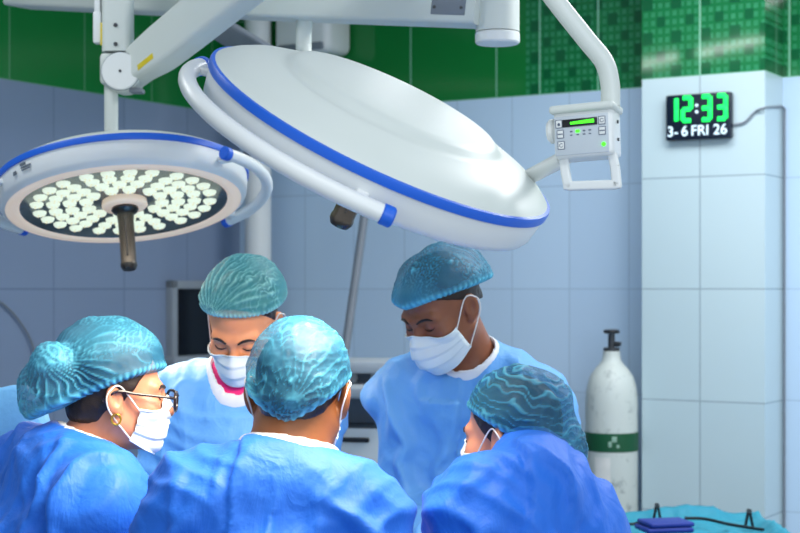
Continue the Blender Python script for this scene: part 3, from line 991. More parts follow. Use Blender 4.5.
    # ---- brows and lashes
    for sx in (-1, 1):
        bp = HB.push(np.array([hl((sx * a, -0.10, b)) for a, b in ((0.014, 0.017), (0.026, 0.0215), (0.040, 0.0215), (0.051, 0.016))]), 0.0005, 6)
        bp = catmull(bp, 20)
        # pull down onto the skin
        for _ in range(5):
            v = HB.sample(bp); bp = bp + (R @ np.array([0, 1.0, 0])) * np.clip(v - 0.0008, -0.004, 0.03)[:, None]
        put('eyebrow', tube(bp, [0.0022, 0.0034, 0.003, 0.0012], seg=8, spline=False), M_HAIR, P)
        lp = catmull(np.array([hl((sx * a, -0.10, b)) for a, b in ((0.019, -0.004), (0.026, -0.0065), (0.034, -0.0072), (0.041, -0.006), (0.047, -0.002))]), 20)
        for _ in range(6):
            v = HB.sample(lp); lp = lp + (R @ np.array([0, 1.0, 0])) * np.clip(v - 0.0006, -0.004, 0.03)[:, None]
        put('eyelashes', tube(lp, [0.0006, 0.0016, 0.0016, 0.0006], seg=6, spline=False), M_HAIR, P)
    return dict(P=P, hl=hl, R=R, HB=HB, head=head, hs=hs, Q=lambda w: (np.asarray(w) - C7))

# cap fold patterns in head space
def radial(Q, g, fr, seed, fade=0.12, w=0.3):
    g = np.asarray(g, float); n = (g - np.array([0, 0.015, 0.03])); n /= np.linalg.norm(n)
    A = frame(n)
    d = Q - g
    r = np.linalg.norm(d, axis=1)
    th = np.arctan2(d @ A[:, 1], d @ A[:, 0])
    K = np.stack([np.cos(th) * fr, np.sin(th) * fr, r * 9], axis=1)
    K = warp(K, 0.8, 0.35, seed)
    return np.exp(-(noise(K, seed) / w) ** 2) * np.exp(-(r / fade) ** 2)
def stripes(Q, along, fr, seed, w=0.22, stretch=0.18, wp=0.012):
    along = np.asarray(along, float); along /= np.linalg.norm(along)
    p = warp(Q, 22, wp, seed)
    t = p @ along
    p2 = p - np.outer(t, along) * (1 - stretch)
    return np.exp(-(noise(p2 * fr, seed + 3) / w) ** 2)
def net(Q, fr, seed, w=0.13, wp=0.012):
    return np.exp(-(noise(warp(Q, 30, wp, seed) * fr, seed + 7) / w) ** 2)
def streak(Q, a, b, w=0.006):
    a = np.asarray(a, float); b = np.asarray(b, float); ba = b - a
    q = warp(Q, 30, 0.005, 77)
    h = np.clip(((q - a) @ ba) / (ba @ ba), 0, 1)
    return np.exp(-(np.linalg.norm(q - a - h[:, None] * ba, axis=1) / w) ** 2)

def wave(Q, t, f, seed, wp=0.35, p=5, wf=22):
    ph = f * t + wp * noise(Q * wf, seed) + 0.5 * wp * noise(Q * wf * 2.3, seed + 1)
    w = (0.5 + 0.5 * np.cos(2 * math.pi * ph)) ** p
    return w * np.clip(0.62 + 0.75 * noise(Q * 24, seed + 2), 0.08, 1)
def around(Q, g):
    g = np.asarray(g, float); n = g - np.array([0, 0.015, 0.03]); n /= np.linalg.norm(n)
    A = frame(n); d = Q - g
    return np.arctan2(d @ A[:, 1], d @ A[:, 0]) / (2 * math.pi), np.linalg.norm(d, axis=1)

# ---- 1 the man with his back to us
def fold_man_back(Q):
    g = (-0.014, 0.118, -0.030)
    th, r = around(Q, g)
    a = wave(Q, th, 22, 5, 0.55, 6, 24) * np.clip(r / 0.03, 0.5, 1) * np.exp(-(r / 0.16) ** 2)
    b = wave(Q, Q[:, 2] + 0.25 * Q[:, 0], 58, 8, 0.75, 6, 30) * np.clip((Q[:, 2] + 0.02) / 0.05, 0, 1)
    n = net(Q, 62, 3, 0.10) * np.clip((0.05 - Q[:, 2]) / 0.05, 0.2, 1)
    st = streak(Q, (-0.03, 0.10, 0.12), (-0.012, 0.128, 0.0), 0.004)
    k = np.exp(-(r / 0.016) ** 2)
    return np.clip(0.42 * a + 0.26 * b + 0.36 * n + 0.75 * st + 0.5 * k, 0, 1)
CAP1 = dict(puffs=[((0, 0.025, 0.045), (0.094, 0.112, 0.094), 0.02), ((0, 0.075, -0.015), (0.080, 0.052, 0.052), 0.03)], curve=0.055, plane=(-0.030, -0.45), fold=fold_man_back)
p1 = person('person with back to camera, blue gown, teal cap, brown bare neck, centre of group',
    W(285, 449, 2.71), 180, 12, W(300, 394, 2.80), 172, 14, -2, 0.98,
    skin_mat('brown_skin', lin(150, 92, 54), lin(132, 78, 44)), M_GOWN, CAP1, ear_out=0.009, under_off=-0.011, flap=(0.072, 0.02, 0.010), fstyle=(0.8, 0.8, 1), sdrop=0.128, sw=0.156, rn=0.079, width=1.02, neck_r=0.070,
    under=mottled('maroon_cotton', lin(96, 26, 24), lin(80, 20, 20), 30, 0.8), seed=11, roll=-5, jaw=1.05, hair_line=(0.055, -0.9),
    arms={1: ((0.01, 0.09, -0.26), (-0.10, 0.20, 0.04)), -1: ((-0.01, 0.09, -0.26), (-0.10, 0.20, 0.04))},
    folds=[((0.045, 0.12, -0.02), (0.06, 0.14, -0.35), 0.010, 0.010)])

# ---- 2 the woman with spectacles at the left
def fold_spec(Q):
    kn = np.array([-0.070, 0.140, 0.070])
    th, r = around(Q, kn)
    a = wave(Q, th, 29, 21, 0.55, 6, 20) * np.exp(-(r / 0.20) ** 4)
    up = np.clip((Q[:, 2] + 0.25 * Q[:, 1] - 0.075) / 0.03, 0, 1)
    h = wave(Q, Q[:, 1] + 0.5 * Q[:, 2], 95, 24, 0.9, 4, 60) * up
    lo = net(Q, 55, 25, 0.11, 0.012) * np.clip((-0.01 - Q[:, 2] + 0.5 * (Q[:, 1] - 0.08)) / 0.03, 0, 1)
    sw_ = np.linalg.norm(warp(Q, 24, 0.02, 4) - kn, axis=1) + 0.012 * th
    k = np.exp(-(r / 0.040) ** 4) * (0.15 + 0.85 * wave(Q, sw_, 70, 29, 0.7, 3, 34))
    return np.clip(0.75 * a * (1 - 0.6 * up) + 0.5 * h + 0.22 * up + 0.6 * lo + 0.95 * k, 0, 1)
CAP2 = dict(puffs=[((0, 0.025, 0.060), (0.098, 0.122, 0.100), 0.02), ((0, 0.125, 0.002), (0.085, 0.082, 0.085), 0.03), ((-0.055, 0.145, 0.058), (0.036, 0.046, 0.044), 0.018)],
            curve=0.016, plane=(0.016, -0.42), fold=fold_spec)
p2 = person('person in profile at left wearing dark spectacles, gold hoop earring, teal cap and blue gown',
    W(65, 440, 3.03), 125, 14, W(118, 394, 3.06), 106, 3, 0, 0.93,
    skin_mat('tan_skin', lin(196, 134, 104), lin(176, 112, 84)), M_GOWN, CAP2, flap=(0.02, 0.05, 0.009), mask_k=0.80, sdrop=0.12, sw=0.158, rn=0.070, neck_r=0.054, seed=31, hair_line=(0.05, -1.5),
    arms={1: ((0.0, 0.07, -0.26), (-0.10, 0.17, 0.07)), -1: ((-0.04, 0.10, -0.27), (-0.06, 0.20, 0.05))},
    folds=[((-0.03, 0.12, -0.03), (-0.06, 0.15, -0.30), 0.010, 0.009)])

# ---- 3 the woman at the back
def fold_womanb(Q):
    g = (-0.045, -0.085, 0.085)
    th, r = around(Q, g)
    a = wave(Q, th, 30, 41, 0.30, 4, 18) * np.exp(-(r / 0.15) ** 3)
    h = wave(Q, Q[:, 0] - 0.4 * Q[:, 1], 85, 44, 0.9, 4, 45)
    k = np.exp(-(r / 0.014) ** 2)
    return np.clip(1.0 * a + 0.55 * h + 1.0 * k, 0, 1)
CAP3 = dict(puffs=[((0, 0.028, 0.066), (0.094, 0.110, 0.078), 0.02), ((0, 0.075, 0.03), (0.085, 0.07, 0.062), 0.03)], plane=(0.050, -0.38), fold=fold_womanb, mat=M_CAP_LIT)
h3 = W(240, 354, 3.55); h3 = np.array([h3[0], 3.62, 1.540])
p3 = person('person facing us with lowered eyes, lit teal cap, pink top showing above light blue gown',
    np.array([W(246, 400, 3.72)[0], 3.72, 1.450]), -4, 8, h3, -12, 38, 3, 1.0,
    skin_mat('warm_lit_fair_skin', lin(240, 164, 118), lin(230, 146, 100)), M_GOWN_LIT, CAP3, collar_w=0.007, under_off=0.003, fstyle=(0.9, 0.4, 0.6), nf=0.070, nd_=0.070, sw=0.150, rn=0.078, neck_r=0.050, seed=51,  # orange lamp light on the face put into the skin colour
    under=mottled('pink_cotton', lin(244, 50, 136), lin(234, 40, 120), 30, 0.8), hair_line=(0.075, -1.2),
    arms={1: ((0.04, 0.04, -0.28), (-0.14, 0.14, -0.05)), -1: ((0.04, 0.04, -0.28), (-0.14, 0.14, -0.05))})

# ---- 4 the man at the back
def fold_manb(Q):
    h = wave(Q, Q[:, 0] + 0.6 * Q[:, 1] + 0.3 * Q[:, 2], 115, 61, 1.2, 4, 70)
    s1 = streak(Q, (0.030, -0.088, 0.050), (0.005, -0.02, 0.145), 0.0035) + 0.7 * streak(Q, (0.062, -0.06, 0.05), (0.070, 0.03, 0.115), 0.0035)
    th, r = around(Q, (0.075, 0.07, 0.02))
    a = wave(Q, th, 20, 66, 0.4, 6) * np.exp(-(r / 0.08) ** 2)
    front = np.clip((-0.03 - Q[:, 1]) / 0.05, 0, 1)
    return np.clip(0.42 * h + 0.9 * s1 + 0.5 * a + 0.28 * front + 0.08, 0, 1)
CAP4 = dict(puffs=[((0, 0.022, 0.048), (0.100, 0.124, 0.080), 0.02), ((0, 0.100, 0.015), (0.078, 0.046, 0.050), 0.03)], plane=(0.026, -0.32), curve=0.018, fold=fold_manb, mat=M_CAP)
p4 = person('tall person with dark skin facing left, white mask, teal cap, lit blue gown, at right',
    W(474, 347, 3.76), -14, 10, np.array([W(441, 0, 3.65)[0], 3.65, 1.578]), -47, 33, 0, 1.03,
    skin_mat('dark_skin', lin(150, 94, 66), lin(126, 74, 50)), M_GOWN_LIT, CAP4, collar_w=0.0065, fstyle=(0.9, 0.35, 0.5), nf=0.055, nd_=0.055, sw=0.154, rn=0.076, width=0.97, neck_r=0.058, seed=71, roll=3,
    under=None, hair_line=(0.05, -0.6),
    arms={1: ((0.05, 0.05, -0.28), (-0.16, 0.16, -0.06)), -1: ((-0.01, 0.05, -0.29), (-0.08, 0.15, -0.06))})

# ---- 5 the stooping woman at the right
def fold_womanr(Q):
    t = Q[:, 2] + 0.45 * Q[:, 1]
    a = wave(Q, t, 62, 81, 0.75, 5, 26)
    n = net(Q, 58, 83, 0.09) * np.clip((0.02 - Q[:, 2]) / 0.05, 0, 1)
    th, r = around(Q, (0.06, 0.09, -0.02))
    b = wave(Q, th, 18, 86, 0.5, 6) * np.exp(-(r / 0.07) ** 2)
    return np.clip(0.70 * a + 0.55 * n + 0.5 * b, 0, 1)
CAP5 = dict(puffs=[((0, 0.030, 0.045), (0.092, 0.112, 0.092), 0.02), ((0.0, 0.090, -0.040), (0.080, 0.070, 0.075), 0.03)], plane=(0.004, -0.62), curve=0.032, fold=fold_womanr)
p5 = person('stooping person at right looking away, blue gown collar reaching up to the ear, teal cap',
    W(533, 464, 2.84), -152, 14, W(511, 434, 2.97), -126, 6, 4, 0.93,
    skin_mat('light_brown_skin', lin(208, 146, 116), lin(190, 122, 94)), M_GOWN, CAP5, sdrop=0.098, collar_up=0.06, flap=(0.050, 0.30, 0.014), fstyle=(0.6, 0.6, 0.8), width=0.90, sw=0.088, rn=0.060, neck_r=0.052, seed=91, roll=-2, collar=False, hair_line=(0.05, -1.3),
    arms={1: ((0.0, 0.10, -0.26), (-0.08, 0.20, 0.04)), -1: ((0.0, 0.12, -0.26), (-0.08, 0.20, 0.04))},
    folds=[((0.03, 0.10, 0.0), (0.05, 0.15, -0.35), 0.012, 0.012)])

# ---- spectacles and earring of the left woman
hl, HB = p2['hl'], p2['HB']
def rim_path(sx):
    c = np.array([sx * 0.034, -0.126, -0.010]); out = []
    for k in range(25):
        a = 2 * math.pi * k / 24
        ca, sa = math.cos(a), math.sin(a)
        ex = 0.027 * np.sign(ca) * abs(ca) ** 0.75; ez = 0.020 * np.sign(sa) * abs(sa) ** 0.8
        out.append(c + np.array([ex, abs(c[0] + ex) * 0.22, ez]))
    return np.array([hl(p) for p in out])
sp = put('spectacles', join(tube(rim_path(-1), 0.0029, 60, 8, cap=False), tube(rim_path(1), 0.0029, 60, 8, cap=False),
     tube([hl((-0.008, -0.124, -0.002)), hl((0, -0.128, 0.001)), hl((0.008, -0.124, -0.002))], 0.0018, 10, 8)), M_SPEC, p2['P'])
for sx in (-1, 1):
    tp = [hl((sx * 0.061, -0.112, -0.002)), hl((sx * 0.072, -0.092, 0.001)), hl((sx * 0.079, -0.03, 0.006)), hl((sx * 0.085, 0.012, 0.010)), hl((sx * 0.088, 0.04, -0.012))]
    put('temple_arm', tube(tp, 0.0029, 30, 8), M_SPEC, sp)
    rp = rim_path(sx); cc = rp[:-1].mean(axis=0)
    put('lens', (np.vstack([rp[:-1], [cc]]), [(i, (i + 1) % 24, 24) for i in range(24)]), M_GLASS, sp)
ec = hl((-0.086, 0.010, -0.043))
ring = [ec + p2['R'] @ np.array([-0.001, 0.0085 * math.cos(a), 0.0100 * math.sin(a) - 0.004]) for a in np.linspace(0, 2 * math.pi, 25)]
put('earring', tube(ring, 0.0022, 40, 8, cap=False), M_GOLD, p2['P'])

# ------------------------------------------------------------------ surgical lamps
def light_frame(n, along):
    n = np.asarray(n, float); n /= np.linalg.norm(n)
    x = np.asarray(along, float); x = x - n * np.dot(x, n); x /= np.linalg.norm(x)
    return np.stack([x, np.cross(n, x), n], axis=1)

def surgical_light(label, ctr, A, R, rails, power, hl_=0.225):
    """lamp head: ctr = centre of the blue ring, A columns = across, away, up the axis"""
    ctr = np.asarray(ctr, float)
    M = Matrix([[*A[0], ctr[0]], [*A[1], ctr[1]], [*A[2], ctr[2]], [0, 0, 0, 1]])
    T = thing('surgical_light', ctr, label, 'surgical lamp', M=M)
    L = lambda p: ctr + A @ np.asarray(p, float)
    lt = lambda prof, seg=96: lathe(prof, ctr, A, seg)
    k = R / 0.328
    put('top_shell', lt([(0, .068 * k), (.10 * k, .0675 * k), (.175 * k, .066 * k), (.190 * k, .0640 * k), (.199 * k, .0590 * k), (.206 * k, .0520 * k), (.214 * k, .0475 * k), (.225 * k, .0452 * k), (.25 * k, .040 * k), (.285 * k, .029 * k), (.308 * k, .017 * k), (.322 * k, .007 * k), (R, 0.002)]), M_WHITE, T, sharp=60)
    put('blue_ring', lt([(R - .004, .0045), (R + .003, .003), (R + .0045, -.003), (R + .003, -.013), (R - .004, -.014)]), M_BLUE, T, sharp=60)
    put('housing', lt([(R - .001, -.009), (R - .002, -.030), (R - .006, -.056), (R - .012, -.066), (R - .022, -.071)]), M_WHITE2, T, sharp=60)
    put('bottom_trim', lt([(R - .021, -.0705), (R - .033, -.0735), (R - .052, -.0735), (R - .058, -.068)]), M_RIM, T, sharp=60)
    rl = R - .058
    lp = put('lens_panel', lt([(rl + .002, -.069), (rl - .004, -.060), (.06, -.056), (0, -.056)]), M_LENS, T, sharp=60)
    first = True
    pod_me = dot_me = None
    for sct in range(6):
        for r, cnt in ((.100, 2), (.142, 3), (.184, 4), (.226, 4)):
            for j in range(cnt):
                a = math.radians(60 * sct + 8) + math.radians(60) * (j + 0.5) / (cnt + 0.25) + (0.02 if r > .2 else 0)
                c = np.array([r * k * math.cos(a), r * k * math.sin(a), -0.056])
                if pod_me is None:
                    V, F = lathe([(0, -.014), (.008, -.0135), (.0148, -.011), (.0176, -.006), (.0187, 0.0)], seg=20)
                    pod_me = mesh_data('led_pod', V, F, M_LED, True, 60)
                    V, F = join(*[lathe([(0, -.0016), (.0022, -.001), (.0026, 0)], (0.0075 * math.cos(q), 0.0075 * math.sin(q), -.0138), seg=8) for q in (0.3, 2.4, 4.5)])
                    dot_me = mesh_data('led_chip', V, F, M_LEDDOT, True)
                o = bpy.data.objects.new('led_pod', pod_me); COL.objects.link(o)
                o.parent = T; o.location = c
                d = bpy.data.objects.new('led_chip', dot_me); COL.objects.link(d)
                d.parent = o
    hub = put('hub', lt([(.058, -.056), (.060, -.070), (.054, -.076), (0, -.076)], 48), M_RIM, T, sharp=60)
    hd = put('handle', lt([(.034, -.074), (.036, -.082), (.030, -.090), (.0225, -.094), (.0205, -.12), (.0205, -hl_), (.022, -hl_ - .005), (.022, -hl_ - .012), (.017, -hl_ - .021), (0, -hl_ - .021)], 40), M_STEEL, T, sharp=50)
    for a in (0.6, 2.7, 4.8):
        put('handle_groove', tube([L((.0206 * math.cos(a), .0206 * math.sin(a), -.110)), L((.0206 * math.cos(a), .0206 * math.sin(a), -hl_ + .012))], 0.0022, 6, 8), M_DARK, hd)
    for a0, a1, rr, zz in rails:
        arc = [L((rr * math.cos(a), rr * math.sin(a), zz)) for a in np.radians(np.linspace(a0, a1, 30))]
        rail = put('handle_rail', tube(arc, 0.0155, seg=16, spline=False), M_WHITE2, T)
        for e, nx in ((arc[0], arc[1]), (arc[-1], arc[-2])):
            d = (e - nx) / np.linalg.norm(e - nx)
            put('rail_end', cyl(e - d * 0.002, e + d * 0.020, 0.0172, bev=0.003), M_BLUE, rail)
        for fr in (0.06, 0.94):
            a = math.radians(a0 + (a1 - a0) * fr)
            put('rail_bracket', sweep_rect([L(((R - .01) * math.cos(a), (R - .01) * math.sin(a), zz + .008)), L((rr * math.cos(a), rr * math.sin(a), zz))], .022, .014, A[:, 2], .004, 4), M_WHITE2, rail)
    ld = bpy.data.lights.new('lamp_light', 'AREA'); ld.shape = 'DISK'; ld.size = 0.46
    ld.energy = power; ld.color = (1.0, 0.86, 0.68); ld.spread = math.radians(110)
    lo = bpy.data.objects.new('lamp_light', ld); COL.objects.link(lo)
    lo.parent = T; lo.location = (0, 0, -0.09)
    return T, L

# the near lamp
n1 = np.array([.41, -.279, .842])
c1 = W(383, 131, 2.72)
A1 = light_frame(n1, (.906, 0, -.423))
R1 = 183.0 / FPX * 2.72
T1, L1 = surgical_light('large white surgical lamp with blue ring seen from above, tilted in front of group', c1, A1, R1,
                        [(174, 281.5, R1 * 1.085, -0.0474)], 7, 0.168)
# the far lamp
n2 = np.array([-.115, .268, .965])
c2 = W(123, 181, 4.12)
A2 = light_frame(n2, (0.997, 0, 0.075))
R2 = 124.0 / FPX * 4.12
T2, L2 = surgical_light('round white surgical lamp at left showing its lit underside of small lights', c2, A2, R2,
                        [(-36, 50, R2 * 1.15, -0.045), (150, 215, R2 * 1.13, -0.035)], 7)
# faint maker's marks on the side of the housing
lb = []
for (a, z, w, h) in ((-128, -.022, .020, .006), (-126, -.031, .036, .004), (-126, -.038, .030, .003), (-134, -.036, .012, .010)):
    a = math.radians(a); rr = R2 + 0.0004
    Rl = np.stack([A2 @ np.array([-math.sin(a), math.cos(a), 0]), A2 @ np.array([math.cos(a), math.sin(a), 0]), A2[:, 2]], axis=1)
    lb.append(box(L2((rr * math.cos(a), rr * math.sin(a), z)), (w, 0.002, h), Rl))
put('printed_mark', join(*lb), mottled('grey_print', lin(110, 120, 130), lin(90, 100, 112), 30, 0.6), T2)

# drop rod, elbow, spring arm and column of the far lamp
rod_top = W(109, 84, 4.15); rod_bot = L2((-0.02, 0.05, 0.05))
rod_bot = np.array([rod_top[0], rod_bot[1], rod_bot[2]])
rod_top[1] = rod_bot[1]
put('drop_rod', cyl(rod_bot, rod_top + ZZ * 0.02, 0.0185, seg=24), M_WHITE, T2)
Yj = rod_bot[1]
jc = W(124, 74, Yj)
put('elbow_body', join(box(W(112, 70, Yj), (0.055, 0.075, 0.085), None, 0.012), cyl(jc + np.array([0, 0.045, 0]), jc - np.array([0, 0.045, 0]), 0.053, seg=48, bev=0.004)), M_WHITE, T2)
put('elbow_cover', join(cyl(jc - np.array([0, 0.040, 0]), jc - np.array([0, 0.058, 0]), 0.050, seg=48, bev=0.003)), M_WHITE2, T2)
put('cover_seam', tube([jc + np.array([0.0505 * math.cos(a), -0.052, 0.0505 * math.sin(a)]) for a in np.linspace(0, 2 * math.pi, 41)], 0.0016, seg=6, spline=False, cap=False), M_GREY, T2)
put('cover_screw', cyl(jc - np.array([0, 0.057, 0]), jc - np.array([0, 0.060, 0]), 0.004, seg=12), M_SCREW, T2)
colm = put('column_sleeve', sweep_rect([W(118, 53, Yj), W(118, -60, Yj), W(118, -170, Yj)], 0.078, 0.085, (0, 1, 0), 0.02, 4), M_WHITE, T2)
for yy in (25, 44):
    q = W(115.5, yy, Yj - 0.045)
    put('column_screw', cyl(q + np.array([0, .006, 0]), q - np.array([0, .002, 0]), 0.0055, seg=16, bev=0.001), M_SCREW, colm)
put('cable_box', join(box(W(98, 28, Yj - 0.01), (0.022, 0.035, 0.085), None, 0.005), box(W(98, 5, Yj - 0.01), (0.016, 0.03, 0.06), None, 0.004)), M_WHITE2, T2)
put('cable_box_label', box(W(101.5, 34, Yj - 0.029), (0.006, 0.004, 0.06), None, 0.001), M_YEL, T2)
a_end = W(270, -38, 3.75)
a_st = jc + np.array([0.015, 0.012, 0.004])
ad = (a_end - a_st) / np.linalg.norm(a_end - a_st)
aup = np.cross(np.cross(ad, ZZ), ad)
put('spring_arm', sweep_rect([a_st, a_st + ad * 0.07 + aup * 0.004, a_st + ad * 0.16, a_st + ad * 0.3, a_end], 0.075, [0.085, 0.10, 0.118, 0.122, 0.122], aup, 0.018, 24), M_WHITE, T2)
anr = np.cross(ad, aup); anr = anr if anr[1] < 0 else -anr
put('arm_label', box(a_st + ad * 0.125 - aup * 0.030 + anr * 0.0385, (0.075, 0.004, 0.016), np.stack([ad, -anr, aup], axis=1), 0.001), M_YEL, T2)
put('arm_latch', box(W(137, 91, Yj - 0.02), (0.035, 0.05, 0.012), None, 0.003), M_GREY, T2)
# the arm's spindle up to the ceiling, outside the frame
put('spindle', cyl(a_end - ZZ * 0.06, np.array([a_end[0], a_end[1], CEIL]), 0.055, seg=32), M_WHITE, T2)

# horizontal support beam with its pivot sleeve at the top of the view
bY0, bY1 = 4.78, 3.72
b0 = W(20, -9, bY0); b1 = W(490, 3, bY1)
bd = (b1 - b0) / np.linalg.norm(b1 - b0)
BM = thing('support_beam', b0, 'wide white ceiling beam with cylindrical pivot sleeve along the top edge', 'lamp support')
bup = np.cross(np.cross(bd, ZZ), bd)
put('beam', sweep_rect([b0, (b0 + b1) / 2, b1], 0.12, [0.10, 0.115, 0.115], bup, 0.012, 6), M_WHITE, BM)
ps = W(497.5, 0, bY1)
sl_ = put('pivot_sleeve', cyl(np.array([ps[0], ps[1], CEIL]), W(497.5, 32, bY1), 0.0525, seg=48), M_WHITE, BM)
put('sleeve_cap', cyl(W(497.5, 32.5, bY1), W(497.5, 44, bY1), 0.0535, seg=48, bev=0.004), M_WHITE2, BM)
bn = np.cross(bd, bup); bn = bn if bn[1] < 0 else -bn
pp_ = W(474, 2, bY1 + 0.08)
tpl = np.dot(pp_ - b0, bd)
plc = b0 + bd * tpl + bn * 0.061 + bup * 0.004
put('cover_plate', box(plc, (0.10, 0.004, 0.085), np.stack([bd, -bn, bup], axis=1), 0.001), M_GREY, BM)
for dx in (-0.04, 0.04):
    q = plc + bd * dx - bup * 0.025
    put('plate_screw', cyl(q, q + bn * 0.004, 0.004, seg=12), M_SCREW, BM)

# back yoke and tube that carry the near lamp from the beam
yk = L1((-0.10, R1 - 0.02, -0.03))
bt = on_ray(305, b0, (b1 - b0) / np.linalg.norm(b1 - b0))
be = b0 + (b1 - b0) / np.linalg.norm(b1 - b0) * bt - ZZ * 0.02
put('suspension_tube', tube([yk, yk + np.array([0, 0.10, 0.02]), yk * 0.45 + be * 0.55 + np.array([0, 0.12, -0.10]), be - ZZ * 0.14, be], 0.021, 60, 16), M_WHITE, T1)

# second, grey arm and white rounded unit behind the near lamp
g0_, g1_ = W(196, 14, 4.9), W(275, 62, 4.7)
ge_ = g0_ + (g0_ - g1_) * 0.6
put_arm = put('folding_arm', join(sweep_rect([ge_, g0_, g1_], 0.06, 0.07, (0, 0, 1), 0.012, 6), cyl(ge_ - ZZ * 0.04, np.array([ge_[0], ge_[1], CEIL]), 0.035)), M_GREY)
tag(put_arm, 'grey slanting lamp arm behind the big white spring arm', 'lamp arm')
ut = on_ray(326, CO, U)
uq = CO + U * ut - Vv * 0.10
uq = uq + ZZ * (CAMZ + (289 - 36) / FPX * uq[1])
ub = thing('wall_unit', uq - ZZ * 0.09, 'white rounded box unit fixed high on back wall behind the near lamp', 'appliance')
put('casing', box(uq, (0.28, 0.19, 0.17), RW, 0.035, 4), M_WHITE2, ub)
put('front_flap', box(uq - ZZ * 0.06 - Vv * 0.095, (0.23, 0.02, 0.03), RW, 0.006), M_GREY, ub)

# ------------------------------------------------------------------ control panel on its bent tube
CY = 2.62
PN = thing('control_panel', W(590, 135, CY), 'white lamp control panel with green display hanging from bent tube', 'control panel')
put('carrier_tube', tube([W(505, -330, CY) * np.array([1, 1, 0]) + ZZ * CEIL, W(505, -220, CY), W(508, -110, CY), W(522, -48, CY), W(552, -4, CY), W(585, 38, CY), W(604, 62, CY), W(610, 84, CY), W(610.5, 106, CY)], 0.0165, 90, 20), M_WHITE, PN)
pa = math.radians(-22)                                   # turned a little to the left
Rp = Rz(pa) @ Rx(math.radians(-4)) @ Ry(math.radians(-3))
pcn = W(586, 134, CY)
pl_ = lambda x, y, z: pcn + Rp @ np.array([x, y, z])
put('casing', box(pl_(0, 0.01, 0), (0.102, 0.062, 0.082), Rp, 0.008, 3), M_WHITE2, PN)
put('top_hood', box(pl_(0, 0.006, 0.041), (0.112, 0.074, 0.014), Rp, 0.006, 3), M_WHITE, PN)
M_FACE = mottled('panel_face', lin(196, 204, 212), lin(188, 198, 206), 20, 0.4)
put('face_plate', box(pl_(-0.002, -0.0215, -0.004), (0.092, 0.003, 0.066), Rp, 0.001), M_FACE, PN)
M_GRN = mat('green_display', lin(40, 220, 30), 0.4, emit=lin(80, 255, 40), es=1.1)
ds = put('display', box(pl_(-0.004, -0.0235, 0.0165), (0.060, 0.003, 0.013), Rp, 0.001), M_DARK, PN)
bars = [box(pl_(-0.018 + 0.0046 * i, -0.0254, 0.0158 + 0.0012 * (i / 9)), (0.0040, 0.001, 0.0040 + 0.0024 * i / 9), Rp) for i in range(9)]
put('display_bars', join(*bars), M_GRN, ds)
M_PRINT = mottled('grey_blue_print', lin(92, 104, 124), lin(80, 92, 112), 30, 0.6)
def outline(x, z, w, h):
    t = 0.0011
    return join(box(pl_(x, -0.0236, z + h / 2), (w, .001, t), Rp), box(pl_(x, -0.0236, z - h / 2), (w, .001, t), Rp),
                box(pl_(x - w / 2, -0.0236, z), (t, .001, h), Rp), box(pl_(x + w / 2, -0.0236, z), (t, .001, h), Rp))
for (x, z, gly) in ((-0.040, 0.0165, 0), (0.034, 0.0165, 1), (-0.038, -0.001, 2), (0.034, -0.001, 2), (-0.037, -0.020, 1)):
    b = put('button', box(pl_(x, -0.0232, z), (0.011, 0.0014, 0.013), Rp, 0.0004), M_WHITE2, PN)
    ov = [outline(x, z, 0.011, 0.013)]
    if gly == 1:
        ov.append(tube([pl_(x + 0.003 * math.cos(a), -0.0242, z + 0.003 * math.sin(a)) for a in np.linspace(0.6, 2 * math.pi - 0.2, 14)], 0.0005, 14, 6))
    elif gly == 2:
        ov.append(box(pl_(x, -0.0242, z), (0.009, .001, 0.0016), Rp))
    else:
        ov.append(xf(lathe([(0, .0025), (.0024, 0), (.0024, -.003), (0, -.003)], seg=12), Rp, pl_(x, -0.0236, z)))
    put('button_symbol', join(*ov), M_PRINT, b)
for i, x in enumerate((-0.019, -0.008, 0.003, 0.013)):
    put('indicator', box(pl_(x, -0.0236, 0.002), (0.004 if i != 1 else 0.007, .001, 0.002 if i != 1 else 0.005), Rp), M_GRN if i == 1 else M_PRINT, PN)
    put('indicator_mark', box(pl_(x, -0.0236, -0.004), (0.004, .001, 0.0015), Rp), M_PRINT, PN)
put('power_lamp', cyl(pl_(0.036, -0.0232, -0.024), pl_(0.036, -0.0252, -0.024), 0.0035, seg=16), M_GRN, PN)
kn = pl_(-0.053, 0.012, 0.012)
put('side_knob', cyl(kn, kn + Rp @ np.array([-0.016, 0, 0]), 0.021, seg=32, bev=0.005), M_WHITE2, PN)
hp = [pl_(-0.040, 0.0, -0.038), pl_(-0.038, 0.0, -0.060), pl_(-0.034, -0.0, -0.086), pl_(0.05, 0.0, -0.090), pl_(0.048, 0.0, -0.060), pl_(0.044, 0.0, -0.038)]
hseg = []
for a, b in zip(hp[:-1], hp[1:]):
    hseg.append(sweep_rect([a, b], 0.016, 0.012, Rp @ np.array([0, 1.0, 0]), 0.004, 3))
for q in hp[2:4]:
    hseg.append(box(q, (0.016, 0.012, 0.014), Rp, 0.004))
put('grab_frame', join(*hseg), M_WHITE2, PN)
bar_a = pl_(-0.045, 0.02, -0.035); bar_b = L1((R1 * 0.77, R1 * 0.60, -0.035))
put('link_bar', tube([bar_a, (bar_a + bar_b) / 2, bar_b], 0.014, 12, 16), M_WHITE2, PN)
for zz in (0.018, -0.012):
    q = pl_(0.0515, 0.012, zz)
    put('casing_screw', cyl(q, q + Rp @ np.array([0.002, 0, 0]), 0.003, seg=12), M_SCREW, PN)

